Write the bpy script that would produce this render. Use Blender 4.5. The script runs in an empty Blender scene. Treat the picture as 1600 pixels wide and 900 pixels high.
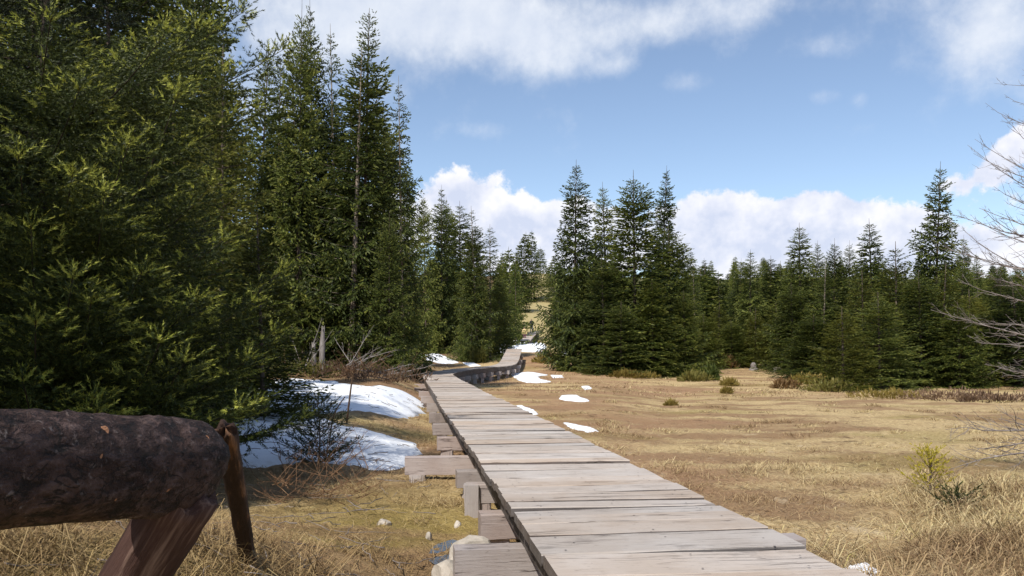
import bpy, bmesh, math, random
import numpy as np
from mathutils import Vector, Matrix
R_ = np.random.default_rng(7)
random.seed(7)
scene = bpy.context.scene
COL = scene.collection

# ------------------------------------------------------------------ camera, sun, sky
F = 1300.0; HOR = 548.0; CAMZ = 1.2          # focal length and horizon row of the 1600 px photograph
cam_d = bpy.data.cameras.new('camera'); cam = bpy.data.objects.new('camera', cam_d); COL.objects.link(cam)
cam.location = (0, 0, CAMZ); cam.rotation_euler = (math.radians(90), 0, 0)
cam_d.sensor_width = 36; cam_d.lens = F / 1600 * 36; cam_d.shift_y = (HOR - 450) / 1600
cam_d.clip_end = 5000; cam_d.clip_start = 0.05
scene.camera = cam
SUN_EL = math.radians(51); SUN_AZ = math.atan2(-0.50, -0.865)       # to the sun: behind the camera, to the left
sd = bpy.data.lights.new('sun', 'SUN'); sun = bpy.data.objects.new('sun', sd); COL.objects.link(sun)
sd.energy = 4.6; sd.angle = math.radians(0.55); sd.color = (1.0, 0.95, 0.86)
to_sun = Vector((math.sin(SUN_AZ) * math.cos(SUN_EL), math.cos(SUN_AZ) * math.cos(SUN_EL), math.sin(SUN_EL)))
sun.rotation_euler = to_sun.to_track_quat('Z', 'Y').to_euler(); sun.location = (0, 0, 60)
scene.view_settings.view_transform = 'Standard'; scene.view_settings.look = 'None'
scene.view_settings.exposure = 0.2; scene.view_settings.gamma = 1.0
scene.view_settings.use_curve_mapping = False
scene.render.film_transparent = False
scene.cycles.max_bounces = 5; scene.cycles.diffuse_bounces = 2; scene.cycles.glossy_bounces = 2
scene.cycles.transmission_bounces = 2; scene.cycles.transparent_max_bounces = 4


class NT:
    """small helper that writes node maths as function calls"""
    def __init__(self, tree): self.t = tree; self.n = tree.nodes; self.l = tree.links
    def node(self, typ, **kw):
        nd = self.n.new(typ)
        for k, v in kw.items(): setattr(nd, k, v)
        return nd
    def put(self, sock, v):
        if isinstance(v, bpy.types.NodeSocket): self.l.new(v, sock)
        else: sock.default_value = v
    def m(self, op, a, b=0.0, c=0.0, clamp=False):
        nd = self.node('ShaderNodeMath', operation=op); nd.use_clamp = clamp
        self.put(nd.inputs[0], a); self.put(nd.inputs[1], b); self.put(nd.inputs[2], c)
        return nd.outputs[0]
    def vm(self, op, a, b=(0, 0, 0)):
        nd = self.node('ShaderNodeVectorMath', operation=op); self.put(nd.inputs[0], a); self.put(nd.inputs[1], b)
        return nd.outputs[0]
    def noise(self, vec, scale, detail=4, rough=0.55, dist=0.0):
        nd = self.node('ShaderNodeTexNoise'); self.put(nd.inputs['Vector'], vec)
        nd.inputs['Scale'].default_value = scale; nd.inputs['Detail'].default_value = detail
        nd.inputs['Roughness'].default_value = rough; nd.inputs['Distortion'].default_value = dist
        return nd.outputs['Fac']
    def rng(self, v, a, b, c=0.0, d=1.0, smooth=True):
        nd = self.node('ShaderNodeMapRange'); nd.interpolation_type = 'SMOOTHSTEP' if smooth else 'LINEAR'
        self.put(nd.inputs[0], v)
        for i, q in enumerate((a, b, c, d)): self.put(nd.inputs[i + 1], q)
        return nd.outputs[0]
    def mix(self, f, a, b, blend='MIX'):
        nd = self.node('ShaderNodeMix', data_type='RGBA', blend_type=blend)
        self.put(nd.inputs[0], f); self.put(nd.inputs[6], a if not isinstance(a, tuple) else (*a, 1) if len(a) == 3 else a)
        self.put(nd.inputs[7], b if not isinstance(b, tuple) else (*b, 1) if len(b) == 3 else b)
        return nd.outputs[2]
    def ramp(self, f, stops):
        nd = self.node('ShaderNodeValToRGB'); self.put(nd.inputs[0], f)
        e = nd.color_ramp.elements
        while len(e) < len(stops): e.new(0.5)
        for el, (p, c) in zip(e, stops): el.position = p; el.color = (*c, 1)
        return nd.outputs[0]


def build_world():
    w = bpy.data.worlds.new('World'); scene.world = w; w.use_nodes = True
    nt = w.node_tree; nt.nodes.clear(); g = NT(nt)
    sky = g.node('ShaderNodeTexSky', sky_type='NISHITA')
    sky.sun_disc = False; sky.sun_elevation = SUN_EL; sky.sun_rotation = SUN_AZ % (2 * math.pi)
    sky.altitude = 900; sky.air_density = 1.0; sky.dust_density = 0.6; sky.ozone_density = 1.6
    tc = g.node('ShaderNodeTexCoord'); d = tc.outputs['Generated']
    sx = g.node('ShaderNodeSeparateXYZ'); nt.links.new(d, sx.inputs[0])
    x, y, z = sx.outputs
    az = g.m('ARCTAN2', x, y); el = g.m('ARCSINE', z)
    nz = g.m('MAXIMUM', z, 0.02)
    dd = g.node('ShaderNodeCombineXYZ'); g.put(dd.inputs[0], az); g.put(dd.inputs[1], el); g.put(dd.inputs[2], 3.7)
    v = dd.outputs[0]
    # warp so that outlines billow
    n_big = g.noise(v, 5.0, 6, 0.58)
    n_mid = g.noise(v, 17.0, 6, 0.62)
    n_fine = g.noise(v, 42.0, 5, 0.6)
    v_up = g.vm('ADD', v, (0.012, -0.020, 0.0))
    n_mid2 = g.noise(v_up, 17.0, 4, 0.6)
    n_big2 = g.noise(g.vm('ADD', v, (0.02, -0.045, 0.0)), 5.0, 3, 0.55)
    def blob(px, py, wx, wy, amp):
        a0 = math.atan((px - 800) / F); e0 = math.atan((HOR - py) / math.hypot(F, px - 800))
        wa = wx / F * math.cos(a0) ** 2; we = wy / F * math.cos(e0) * math.cos(a0)
        u = g.m('DIVIDE', g.m('SUBTRACT', az, a0), wa); q = g.m('DIVIDE', g.m('SUBTRACT', el, e0), we)
        r2 = g.m('ADD', g.m('MULTIPLY', u, u), g.m('MULTIPLY', q, q))
        return g.m('MULTIPLY', g.m('EXPONENT', g.m('MULTIPLY', r2, -0.7)), amp)
    def total(lst):
        s = None
        for b in lst:
            o = blob(*b); s = o if s is None else g.m('ADD', s, o)
        return s
    wisp = total([(640, 10, 130, 58, .66), (800, 38, 130, 44, .52), (890, 96, 75, 24, .38), (985, 35, 150, 40, .5), (1190, 5, 140, 26, .4),
                  (1500, 62, 95, 60, .42), (1580, 30, 90, 80, .5), (1420, 0, 60, 26, .3), (1065, 130, 40, 17, .60), (1272, 76, 52, 19, .5),
                  (1288, 150, 27, 14, .52), (1345, 160, 17, 16, .52), (1335, 198, 62, 13, .26), (752, 206, 42, 15, .46), (968, 104, 26, 14, .3),
                  (420, 30, 170, 150, .7)])
    bank = total([(712, 297, 48, 28, .8), (775, 352, 62, 36, .85), (840, 372, 90, 44, .75), (880, 335, 60, 20, .35), (1105, 346, 62, 40, .85),
                  (1185, 392, 95, 46, .8), (1245, 352, 72, 42, .9), (1340, 376, 105, 48, .8), (1430, 390, 60, 40, .5), (1000, 400, 150, 50, .6), (600, 360, 120, 60, .6),
                  (1550, 258, 40, 30, .62), (1592, 228, 36, 30, .66), (1500, 292, 36, 14, .40), (1490, 392, 110, 34, .5), (1640, 330, 60, 50, .4), (1560, 420, 110, 40, .5)])
    # beyond the frame the broken cloud simply goes on
    gen = g.rng(n_big, 0.50, 0.72, 0.0, 0.75)
    out_ = g.rng(g.m('ABSOLUTE', az), 0.62, 0.85)
    high = g.rng(el, 0.44, 0.6)
    gen = g.m('MULTIPLY', gen, g.m('MAXIMUM', out_, high))
    low = g.m('MULTIPLY', g.rng(el, 0.19, 0.03, 0, .55), out_)
    wv = g.m('ADD', g.m('ADD', wisp, gen), g.m('MULTIPLY', g.m('SUBTRACT', n_big, .5), 1.1))
    wv = g.m('ADD', wv, g.m('MULTIPLY', g.m('SUBTRACT', n_mid, .5), 1.0))
    wa = g.rng(wv, 0.10, 1.05, 0, .84)
    bv = g.m('ADD', g.m('ADD', bank, low), g.m('MULTIPLY', g.m('SUBTRACT', n_mid, .5), 1.5))
    bv = g.m('ADD', bv, g.m('MULTIPLY', g.m('SUBTRACT', n_fine, .5), .6))
    ba = g.rng(bv, 0.36, 0.58, 0, .95)
    # shading: thick parts and undersides greyer
    sh = g.m('ADD', g.m('MULTIPLY', g.m('SUBTRACT', n_mid, n_mid2), 2.6), g.m('MULTIPLY', g.m('SUBTRACT', n_big, n_big2), 1.4))
    sh_b = g.m('ADD', g.m('ADD', sh, .62), g.m('MULTIPLY', g.rng(bv, .45, 1.3), -.30), clamp=True)
    sh_w = g.m('ADD', g.m('MULTIPLY', sh, .6), g.m('SUBTRACT', .62, g.m('MULTIPLY', g.rng(wv, .5, 1.5), .45)), clamp=True)
    c_b = g.mix(sh_b, (0.60, 0.65, 0.80), (0.92, 0.91, 0.95))
    c_w = g.mix(sh_w, (0.64, 0.70, 0.82), (0.90, 0.92, 0.95))
    skyc = g.vm('SCALE', sky.outputs[0]); skyc.node.inputs['Scale'].default_value = 0.14
    hs = g.node('ShaderNodeHueSaturation'); g.put(hs.inputs['Color'], skyc); hs.inputs['Saturation'].default_value = 0.93
    hs.inputs['Value'].default_value = 1.0
    c = g.mix(wa, hs.outputs[0], c_w); c = g.mix(ba, c, c_b)
    bg = g.node('ShaderNodeBackground'); nt.links.new(c, bg.inputs[0]); bg.inputs[1].default_value = 1.0
    out = g.node('ShaderNodeOutputWorld'); nt.links.new(bg.outputs[0], out.inputs[0])
build_world()


# ------------------------------------------------------------------ materials
def new_mat(name):
    m = bpy.data.materials.new(name); m.use_nodes = True
    nt = m.node_tree; g = NT(nt); p = nt.nodes['Principled BSDF']
    return m, g, p

def foliage_mat(name, dark, mid, light, transl=0.2, bias=0.0):
    m, g, p = new_mat(name)
    geo = g.node('ShaderNodeNewGeometry'); oi = g.node('ShaderNodeObjectInfo')
    tc = g.node('ShaderNodeTexCoord')
    n = g.noise(tc.outputs['Object'], 1.7, 3)
    f = g.m('ADD', g.m('MULTIPLY', geo.outputs['Random Per Island'], .55), g.m('MULTIPLY', n, .6))
    f = g.m('ADD', f, g.m('MULTIPLY', g.m('SUBTRACT', oi.outputs['Random'], .5), .62))
    f = g.m('ADD', f, bias)
    c = g.ramp(f, [(0.22, dark), (0.58, mid), (0.95, light)])
    g.put(p.inputs['Base Color'], c); p.inputs['Roughness'].default_value = .55
    p.inputs['Specular IOR Level'].default_value = .3
    tr = g.node('ShaderNodeBsdfTranslucent'); g.put(tr.inputs[0], g.mix(.5, c, light))
    mx = g.node('ShaderNodeMixShader'); mx.inputs[0].default_value = transl
    g.l.new(p.outputs[0], mx.inputs[1]); g.l.new(tr.outputs[0], mx.inputs[2])
    g.l.new(mx.outputs[0], g.n['Material Output'].inputs[0])
    return m

M = {}
M['needle'] = foliage_mat('spruce_needles', (.022, .033, .008), (.080, .106, .020), (.185, .210, .040))
M['needle_tip'] = foliage_mat('spruce_tips', (.075, .090, .016), (.165, .180, .032), (.29, .285, .06))
M['needle_dark'] = foliage_mat('dark_spruce_needles', (.021, .033, .009), (.074, .100, .021), (.175, .200, .045))
M['needle_dark_tip'] = foliage_mat('dark_spruce_tips', (.072, .090, .018), (.155, .175, .034), (.28, .285, .065))
M['needle_yellow'] = foliage_mat('yellowish_spruce_needles', (.034, .044, .008), (.105, .120, .018), (.22, .21, .038))
M['needle_yellow_tip'] = foliage_mat('yellowish_spruce_tips', (.075, .086, .014), (.160, .165, .026), (.270, .250, .050))
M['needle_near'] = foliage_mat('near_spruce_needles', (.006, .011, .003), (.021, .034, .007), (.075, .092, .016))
M['needle_inner_shade'] = foliage_mat('shade_darkened_inner_needles', (.004, .007, .002), (.012, .018, .004), (.032, .040, .009), .08)  # inner needles coloured almost black to paint in shade deep in the crown
M['needle_near_tip'] = foliage_mat('near_spruce_tips', (.09, .12, .018), (.22, .26, .038), (.42, .42, .08))
M['needle_sapling'] = foliage_mat('yellow_sapling_needles', (.22, .21, .012), (.40, .34, .02), (.55, .44, .05))
M['shrub_green'] = foliage_mat('shrub_leaves', (.07, .075, .016), (.14, .135, .028), (.23, .20, .055))
M['shrub_brown'] = foliage_mat('brown_shrub_twigs', (.10, .055, .022), (.19, .11, .045), (.27, .17, .075))
M['shrub_ochre'] = foliage_mat('ochre_shrub_leaves', (.14, .10, .022), (.24, .18, .04), (.34, .26, .08))
M['heath'] = foliage_mat('reddish_heath', (.10, .06, .038), (.19, .12, .075), (.28, .19, .12))

def bark_mat(name, c1, c2, c3, scale=6.0, bump=.6, stretch=(1, 1, .25), rough=.9, spec=.2):
    m, g, p = new_mat(name)
    tc = g.node('ShaderNodeTexCoord'); oi = g.node('ShaderNodeObjectInfo')
    v = g.vm('MULTIPLY', tc.outputs['Object'], stretch)
    sc = g.node('ShaderNodeVectorMath', operation='SCALE'); sc.inputs[0].default_value = (37, 11, 23); g.put(sc.inputs['Scale'], oi.outputs['Random'])
    v = g.vm('ADD', v, sc.outputs[0])
    n = g.noise(v, scale, 6, .65); n2 = g.noise(v, scale * 4.5, 5, .65)
    f = g.m('ADD', g.m('MULTIPLY', n, .65), g.m('MULTIPLY', n2, .35))
    c = g.ramp(f, [(0.32, c1), (0.52, c2), (0.68, c3)])
    g.put(p.inputs['Base Color'], c); p.inputs['Roughness'].default_value = rough; p.inputs['Specular IOR Level'].default_value = spec
    b = g.node('ShaderNodeBump'); b.inputs['Strength'].default_value = bump; b.inputs['Distance'].default_value = .02
    g.put(b.inputs['Height'], f); g.l.new(b.outputs[0], p.inputs['Normal'])
    return m
M['bark'] = bark_mat('spruce_bark', (.05, .035, .026), (.12, .09, .07), (.22, .18, .15))
M['bark_dark'] = bark_mat('dark_spruce_bark', (.018, .013, .010), (.050, .038, .030), (.11, .09, .075))
M['bark_pale'] = bark_mat('pale_spruce_bark', (.13, .10, .075), (.26, .21, .16), (.38, .33, .27))
M['dead_wood'] = bark_mat('bleached_dead_wood', (.10, .085, .075), (.22, .195, .18), (.38, .35, .335))
M['dead_twig'] = bark_mat('grey_dead_twigs', (.10, .08, .07), (.22, .185, .165), (.37, .33, .31))
M['brown_twig'] = bark_mat('brown_twigs', (.09, .045, .025), (.19, .11, .06), (.30, .19, .11))
def log_mat():
    m, g, p = new_mat('flaking_log_bark'); tc = g.node('ShaderNodeTexCoord'); o = tc.outputs['Object']
    a_ = g.noise(o, 5, 5, .6); b_ = g.noise(g.vm('MULTIPLY', o, (1, .45, 1)), 26, 6, .7); f_ = g.noise(g.vm('ADD', o, (9, 4, 2)), 48, 4, .65); e_ = g.noise(g.vm('ADD', o, (2, 8, 5)), 15, 5, .6, .6); h_ = g.noise(g.vm('ADD', o, (5, 1, 7)), 21, 2, .5)
    c = g.mix(g.rng(a_, .36, .64), (.026, .014, .011), (.066, .038, .030))
    c = g.mix(g.m('MULTIPLY', g.rng(b_, .48, .66), .7), c, (.140, .092, .080))
    c = g.mix(g.m('MULTIPLY', g.rng(b_, .49, .38), .9), c, (.010, .007, .006))
    c = g.mix(g.m('MULTIPLY', g.rng(g.m('ABSOLUTE', g.m('SUBTRACT', g.noise(g.vm('MULTIPLY', o, (1, .6, 1)), 9, 4, .6, .8), .5)), .022, .006), .8), c, (.008, .006, .005))
    c = g.mix(g.m('MULTIPLY', g.rng(f_, .60, .70), .45), c, (.22, .17, .15))
    c = g.mix(g.m('MULTIPLY', g.m('MULTIPLY', g.rng(e_, .59, .66), g.rng(f_, .52, .62)), .5), c, (.27, .235, .225))
    c = g.mix(g.rng(h_, .735, .76), c, (.42, .20, .10))
    g.put(p.inputs['Base Color'], c); p.inputs['Roughness'].default_value = .7; p.inputs['Specular IOR Level'].default_value = .2
    b = g.node('ShaderNodeBump'); b.inputs['Strength'].default_value = 1.0; b.inputs['Distance'].default_value = .030
    g.put(b.inputs['Height'], g.m('ADD', g.m('MULTIPLY', b_, 1.1), g.m('ADD', g.m('MULTIPLY', e_, .8), g.m('MULTIPLY', f_, .35)))); g.l.new(b.outputs[0], p.inputs['Normal'])
    return m
M['log_bark'] = log_mat()
M['split_wood'] = bark_mat('split_weathered_wood', (.026, .013, .011), (.075, .040, .032), (.27, .18, .14), 16.0, 1.0, (1, 1, .07), .8)
M['orange_wood'] = bark_mat('peeling_orange_wood', (.020, .012, .010), (.046, .026, .020), (.30, .15, .07), 17.0, 1.0, (1, 1, .12), .8)
M['rock'] = bark_mat('pale_granite', (.28, .25, .21), (.43, .38, .32), (.58, .53, .47), 5.0, .5, (1, 1, 1))
M['rock_dark'] = bark_mat('grey_lichen_rock', (.12, .11, .10), (.25, .23, .21), (.38, .36, .33), 5.0, .5, (1, 1, 1))

def timber_mat(name, base, pale, dark, wet=0.0):
    m, g, p = new_mat(name)
    tc = g.node('ShaderNodeTexCoord'); oi = g.node('ShaderNodeObjectInfo')
    sc = g.node('ShaderNodeVectorMath', operation='SCALE'); sc.inputs[0].default_value = (61, 17, 29); g.put(sc.inputs['Scale'], oi.outputs['Random'])
    p0 = g.vm('ADD', tc.outputs['Object'], sc.outputs[0])
    vs = g.vm('MULTIPLY', p0, (2.6, 40, 40))
    vs = g.vm('MULTIPLY', p0, (1.3, 22, 22))
    grain = g.noise(vs, 4.0, 8, .75)
    patch = g.noise(p0, 2.3, 4, .6)
    crack = g.m('ABSOLUTE', g.m('SUBTRACT', g.noise(g.vm('MULTIPLY', p0, (.55, 11, 11)), 1.3, 4, .6), .5))
    crack = g.m('MULTIPLY', g.rng(crack, .014, .004), g.rng(g.noise(g.vm('ADD', g.vm('MULTIPLY', p0, (1, 5, 5)), (3, 9, 1)), 1.6, 2), .46, .56))
    sp = g.noise(g.vm('MULTIPLY', p0, (.4, 1, 1)), 55, 4, .65)
    c = g.mix(g.rng(patch, .35, .68), base, tuple(0.62 * a + 0.38 * b for a, b in zip(base, pale)))
    c = g.mix(g.m('MULTIPLY', g.rng(grain, .52, .72), .38), c, pale)
    c = g.mix(g.m('MULTIPLY', g.rng(grain, .47, .30), .42), c, dark)
    c = g.mix(g.m('MULTIPLY', crack, .85), c, dark)
    c = g.mix(g.m('MULTIPLY', g.rng(g.noise(g.vm('ADD', p0, (7, 3, 1)), 3.4, 6, .72), .56, .72), .38), c, dark)
    c = g.mix(g.m('MULTIPLY', g.rng(sp, .58, .72), .40), c, dark)
    hv = g.node('ShaderNodeHueSaturation'); g.put(hv.inputs['Color'], c)
    g.put(hv.inputs['Value'], g.rng(oi.outputs['Random'], 0, 1, .86, 1.10, False))
    g.put(hv.inputs['Saturation'], g.rng(g.m('FRACT', g.m('MULTIPLY', oi.outputs['Random'], 7.3)), 0, 1, .7, 1.25, False))
    g.put(p.inputs['Base Color'], hv.outputs[0]); p.inputs['Roughness'].default_value = .72; p.inputs['Specular IOR Level'].default_value = .3
    b = g.node('ShaderNodeBump'); b.inputs['Strength'].default_value = .55; b.inputs['Distance'].default_value = .012
    g.put(b.inputs['Height'], g.m('SUBTRACT', g.m('MULTIPLY', grain, .6), crack)); g.l.new(b.outputs[0], p.inputs['Normal'])
    return m
M['plank'] = timber_mat('weathered_plank', (.44, .360, .295), (.58, .535, .50), (.14, .105, .085))
M['beam'] = timber_mat('weathered_beam', (.36, .29, .26), (.50, .45, .43), (.10, .075, .07))
M['plank_edge'] = timber_mat('shaded_dirty_plank_edge', (.13, .10, .085), (.34, .31, .29), (.035, .026, .022))  # grimy edges, darkened further so the gaps between planks read as shade
M['stringer'] = timber_mat('dark_stringer', (.085, .060, .048), (.19, .16, .145), (.02, .015, .012))
M['red_timber'] = timber_mat('reddish_timber', (.22, .085, .045), (.33, .16, .09), (.06, .025, .018))

def snow_mat():
    m, g, p = new_mat('old_snow')
    tc = g.node('ShaderNodeTexCoord'); o = tc.outputs['Object']
    n = g.noise(o, 1.3, 5, .6); s = g.noise(o, 22, 4, .65)
    c = g.mix(g.rng(n, .35, .7), (.80, .82, .86), (.90, .91, .93))
    c = g.mix(g.m('MULTIPLY', g.rng(s, .60, .74), .55), c, (.45, .39, .33))
    c = g.mix(g.m('MULTIPLY', g.rng(g.noise(o, 4.2, 5, .7), .56, .72), .45), c, (.56, .52, .48))
    g.put(p.inputs['Base Color'], c); p.inputs['Roughness'].default_value = .6
    b = g.node('ShaderNodeBump'); b.inputs['Strength'].default_value = .5; b.inputs['Distance'].default_value = .06
    g.put(b.inputs['Height'], g.m('ADD', g.noise(o, 5, 4, .6), g.m('MULTIPLY', s, .2))); g.l.new(b.outputs[0], p.inputs['Normal'])
    return m
M['snow'] = snow_mat()

def ground_mat():
    m, g, p = new_mat('bog_ground')
    tc = g.node('ShaderNodeTexCoord'); o = tc.outputs['Object']
    st = g.vm('MULTIPLY', o, (.55, 1, 1))
    n1 = g.noise(st, .16, 5, .6); n2 = g.noise(g.vm('ADD', st, (31, 7, 0)), .55, 5, .6); n3 = g.noise(g.vm('ADD', o, (3, 57, 0)), 2.4, 5, .65)
    n4 = g.noise(o, 17, 5, .7); n5 = g.noise(g.vm('ADD', st, (-12, 40, 0)), .33, 4, .6)
    sx0 = g.node('ShaderNodeSeparateXYZ'); g.l.new(o, sx0.inputs[0])
    straw = g.mix(g.rng(n4, .3, .72), (.37, .255, .120), (.68, .52, .285))
    c = g.mix(g.rng(n2, .44, .60), straw, g.mix(n4, (.21, .125, .068), (.43, .285, .155)))         # brown heath
    c = g.mix(g.m('MULTIPLY', g.rng(n5, .52, .66), .5), c, g.mix(n4, (.20, .165, .05), (.40, .32, .11)))   # olive moss
    c = g.mix(g.m('MULTIPLY', g.rng(g.m('ADD', n1, g.m('MULTIPLY', g.rng(g.m('DIVIDE', sx0.outputs[0], g.m('MAXIMUM', sx0.outputs[1], 1)), .34, .10), .10)), .53, .66), .75), c, g.mix(n4, (.25, .135, .075), (.46, .29, .17)))  # reddish
    c = g.mix(g.m('MULTIPLY', g.rng(n3, .60, .74), .55), c, (.64, .51, .34))                    # bleached tufts
    c = g.mix(g.m('MULTIPLY', g.rng(n3, .44, .30), .75), c, (.11, .07, .038))                  # dark peat
    sx = g.node('ShaderNodeSeparateXYZ'); g.l.new(o, sx.inputs[0])
    # mossy wet strip along the left of the walk, and grassy hill far away
    moss = g.m('MULTIPLY', g.rng(sx.outputs[0], .5, -.3), g.m('MULTIPLY', g.rng(sx.outputs[0], -3.0, -1.0), g.rng(sx.outputs[1], 9, 6)))
    lb = g.m('MULTIPLY', g.rng(g.m('DIVIDE', sx.outputs[0], g.m('MAXIMUM', sx.outputs[1], 1)), -.06, -.16), g.rng(sx.outputs[1], 10, 7))
    c = g.mix(g.m('MULTIPLY', lb, g.rng(g.noise(o, 1.5, 5, .65), .42, .58, .15, .85)), c, g.mix(n4, (.10, .062, .032), (.30, .195, .10)))
    c = g.mix(g.m('MULTIPLY', moss, g.rng(n2, .62, .42, .1, .8)), c, g.mix(n4, (.17, .125, .03), (.44, .33, .10)))
    hill = g.rng(sx.outputs[1], 62, 80)
    uu = g.m('DIVIDE', sx.outputs[0], g.m('MAXIMUM', sx.outputs[1], 1))
    ride = g.rng(g.m('ABSOLUTE', g.m('SUBTRACT', g.m('ADD', sx.outputs[0], g.m('MULTIPLY', g.m('SUBTRACT', n5, .5), 6)), g.m('ADD', 2.2, g.m('MULTIPLY', g.m('SUBTRACT', sx.outputs[1], 95), .034)))), 4.2, 2.4)
    glade = g.m('MAXIMUM', ride, g.rng(n2, .58, .66))
    floor = g.mix(n4, (.045, .05, .02), (.11, .11, .04))
    c = g.mix(hill, c, g.mix(glade, floor, g.mix(n3, (.27, .22, .09), (.50, .40, .21))))
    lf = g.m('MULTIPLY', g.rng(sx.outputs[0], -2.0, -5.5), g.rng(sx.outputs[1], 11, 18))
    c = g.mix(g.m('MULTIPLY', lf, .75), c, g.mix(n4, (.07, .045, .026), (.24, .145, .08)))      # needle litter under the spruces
    g.put(p.inputs['Base Color'], c); p.inputs['Roughness'].default_value = .95; p.inputs['Specular IOR Level'].default_value = .1
    b = g.node('ShaderNodeBump'); b.inputs['Strength'].default_value = .9; b.inputs['Distance'].default_value = .07
    g.put(b.inputs['Height'], g.m('ADD', n4, n3)); g.l.new(b.outputs[0], p.inputs['Normal'])
    return m
M['ground'] = ground_mat()

def grass_mat():
    m, g, p = new_mat('dry_grass_blades')
    geo = g.node('ShaderNodeNewGeometry'); tc = g.node('ShaderNodeTexCoord'); o = tc.outputs['Object']
    n = g.noise(o, .8, 4, .6)
    f = g.m('ADD', g.m('MULTIPLY', geo.outputs['Random Per Island'], .62), g.m('MULTIPLY', g.m('SUBTRACT', n, .3), .75))
    c = g.ramp(f, [(.08, (.13, .078, .042)), (.26, (.30, .20, .105)), (.50, (.55, .425, .215)), (.72, (.72, .595, .345)), (.86, (.46, .42, .12)), (1.0, (.27, .28, .06))])
    sx = g.node('ShaderNodeSeparateXYZ'); g.l.new(o, sx.inputs[0])
    q2 = g.rng(g.noise(g.vm('ADD', g.vm('MULTIPLY', o, (.55, 1, 1)), (31, 7, 0)), .55, 5, .6), .46, .60)
    c = g.mix(g.m('MULTIPLY', q2, .75), c, g.mix(geo.outputs['Random Per Island'], (.17, .095, .05), (.46, .31, .165)))   # brown heathy patches
    lf = g.m('MULTIPLY', g.rng(sx.outputs[0], .2, -.6), g.rng(n, .38, .56, .25, .9))
    c = g.mix(lf, c, g.mix(geo.outputs['Random Per Island'], (.13, .078, .036), (.40, .28, .13)))      # brown sedge left of the walk
    g.put(p.inputs['Base Color'], c); p.inputs['Roughness'].default_value = .7; p.inputs['Specular IOR Level'].default_value = .2
    tr = g.node('ShaderNodeBsdfTranslucent'); g.put(tr.inputs[0], c)
    mx = g.node('ShaderNodeMixShader'); mx.inputs[0].default_value = .25
    g.l.new(p.outputs[0], mx.inputs[1]); g.l.new(tr.outputs[0], mx.inputs[2]); g.l.new(mx.outputs[0], g.n['Material Output'].inputs[0])
    return m
M['grass'] = grass_mat()

def plain_mat(name, c, rough=.8):
    m, g, p = new_mat(name); tc = g.node('ShaderNodeTexCoord')
    n = g.noise(tc.outputs['Object'], 9, 4)
    g.put(p.inputs['Base Color'], g.mix(n, tuple(q * .75 for q in c), tuple(min(1, q * 1.2) for q in c))); p.inputs['Roughness'].default_value = rough
    return m
def water_mat():
    m, g, p = new_mat('puddle_water'); p.inputs['Base Color'].default_value = (.05, .045, .035, 1)
    p.inputs['Roughness'].default_value = .12; p.inputs['Specular IOR Level'].default_value = .6
    tc = g.node('ShaderNodeTexCoord'); b = g.node('ShaderNodeBump'); b.inputs['Strength'].default_value = .12; b.inputs['Distance'].default_value = .01
    g.put(b.inputs['Height'], g.noise(tc.outputs['Object'], 14, 3)); g.l.new(b.outputs[0], p.inputs['Normal'])
    return m
M['water'] = water_mat()
M['nail'] = plain_mat('rusty_nails', (.055, .035, .026), .6)


# ------------------------------------------------------------------ helpers
def mesh_from(name, V, faces, mats, idx=None, smooth=False):
    """faces: list of (k,3) / (k,4) index arrays; idx: a material slot per face array"""
    me = bpy.data.meshes.new(name); V = np.asarray(V, np.float32)
    me.vertices.add(len(V)); me.vertices.foreach_set('co', V.ravel())
    loops = np.concatenate([np.asarray(f, np.int32).ravel() for f in faces])
    tot = np.concatenate([np.full(len(f), np.asarray(f).shape[1], np.int32) for f in faces])
    st = np.concatenate([[0], np.cumsum(tot)[:-1]]).astype(np.int32)
    me.loops.add(len(loops)); me.loops.foreach_set('vertex_index', loops)
    me.polygons.add(len(tot)); me.polygons.foreach_set('loop_start', st); me.polygons.foreach_set('loop_total', tot)
    if idx is not None:
        me.polygons.foreach_set('material_index', np.concatenate([np.full(len(f), i, np.int32) for f, i in zip(faces, idx)]))
    me.polygons.foreach_set('use_smooth', np.full(len(tot), smooth, bool))
    for m in mats: me.materials.append(m)
    me.update(calc_edges=True); me.validate()
    return me

class MB:
    def __init__(self): self.V = []; self.Fc = []; self.I = []; self.n = 0
    def add(self, V, Fs, i=0):
        V = np.asarray(V, float).reshape(-1, 3)
        for f in (Fs if isinstance(Fs, list) else [Fs]):
            if len(f): self.Fc.append(np.asarray(f, int) + self.n); self.I.append(i)
        self.V.append(V); self.n += len(V)
    def mesh(self, name, mats, smooth=False):
        return mesh_from(name, np.concatenate(self.V), self.Fc, mats, self.I, smooth)

def link(name, data, parent=None, loc=None):
    o = bpy.data.objects.new(name, data); COL.objects.link(o)
    if parent is not None: o.parent = parent
    if loc is not None: o.location = loc
    return o
def tag(o, label=None, cat=None, group=None, kind=None):
    if label: o['label'] = label
    if cat: o['category'] = cat
    if group: o['group'] = group
    if kind: o['kind'] = kind
    return o

def nrm(a): return a / np.maximum(np.linalg.norm(a, axis=-1, keepdims=True), 1e-9)

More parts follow.
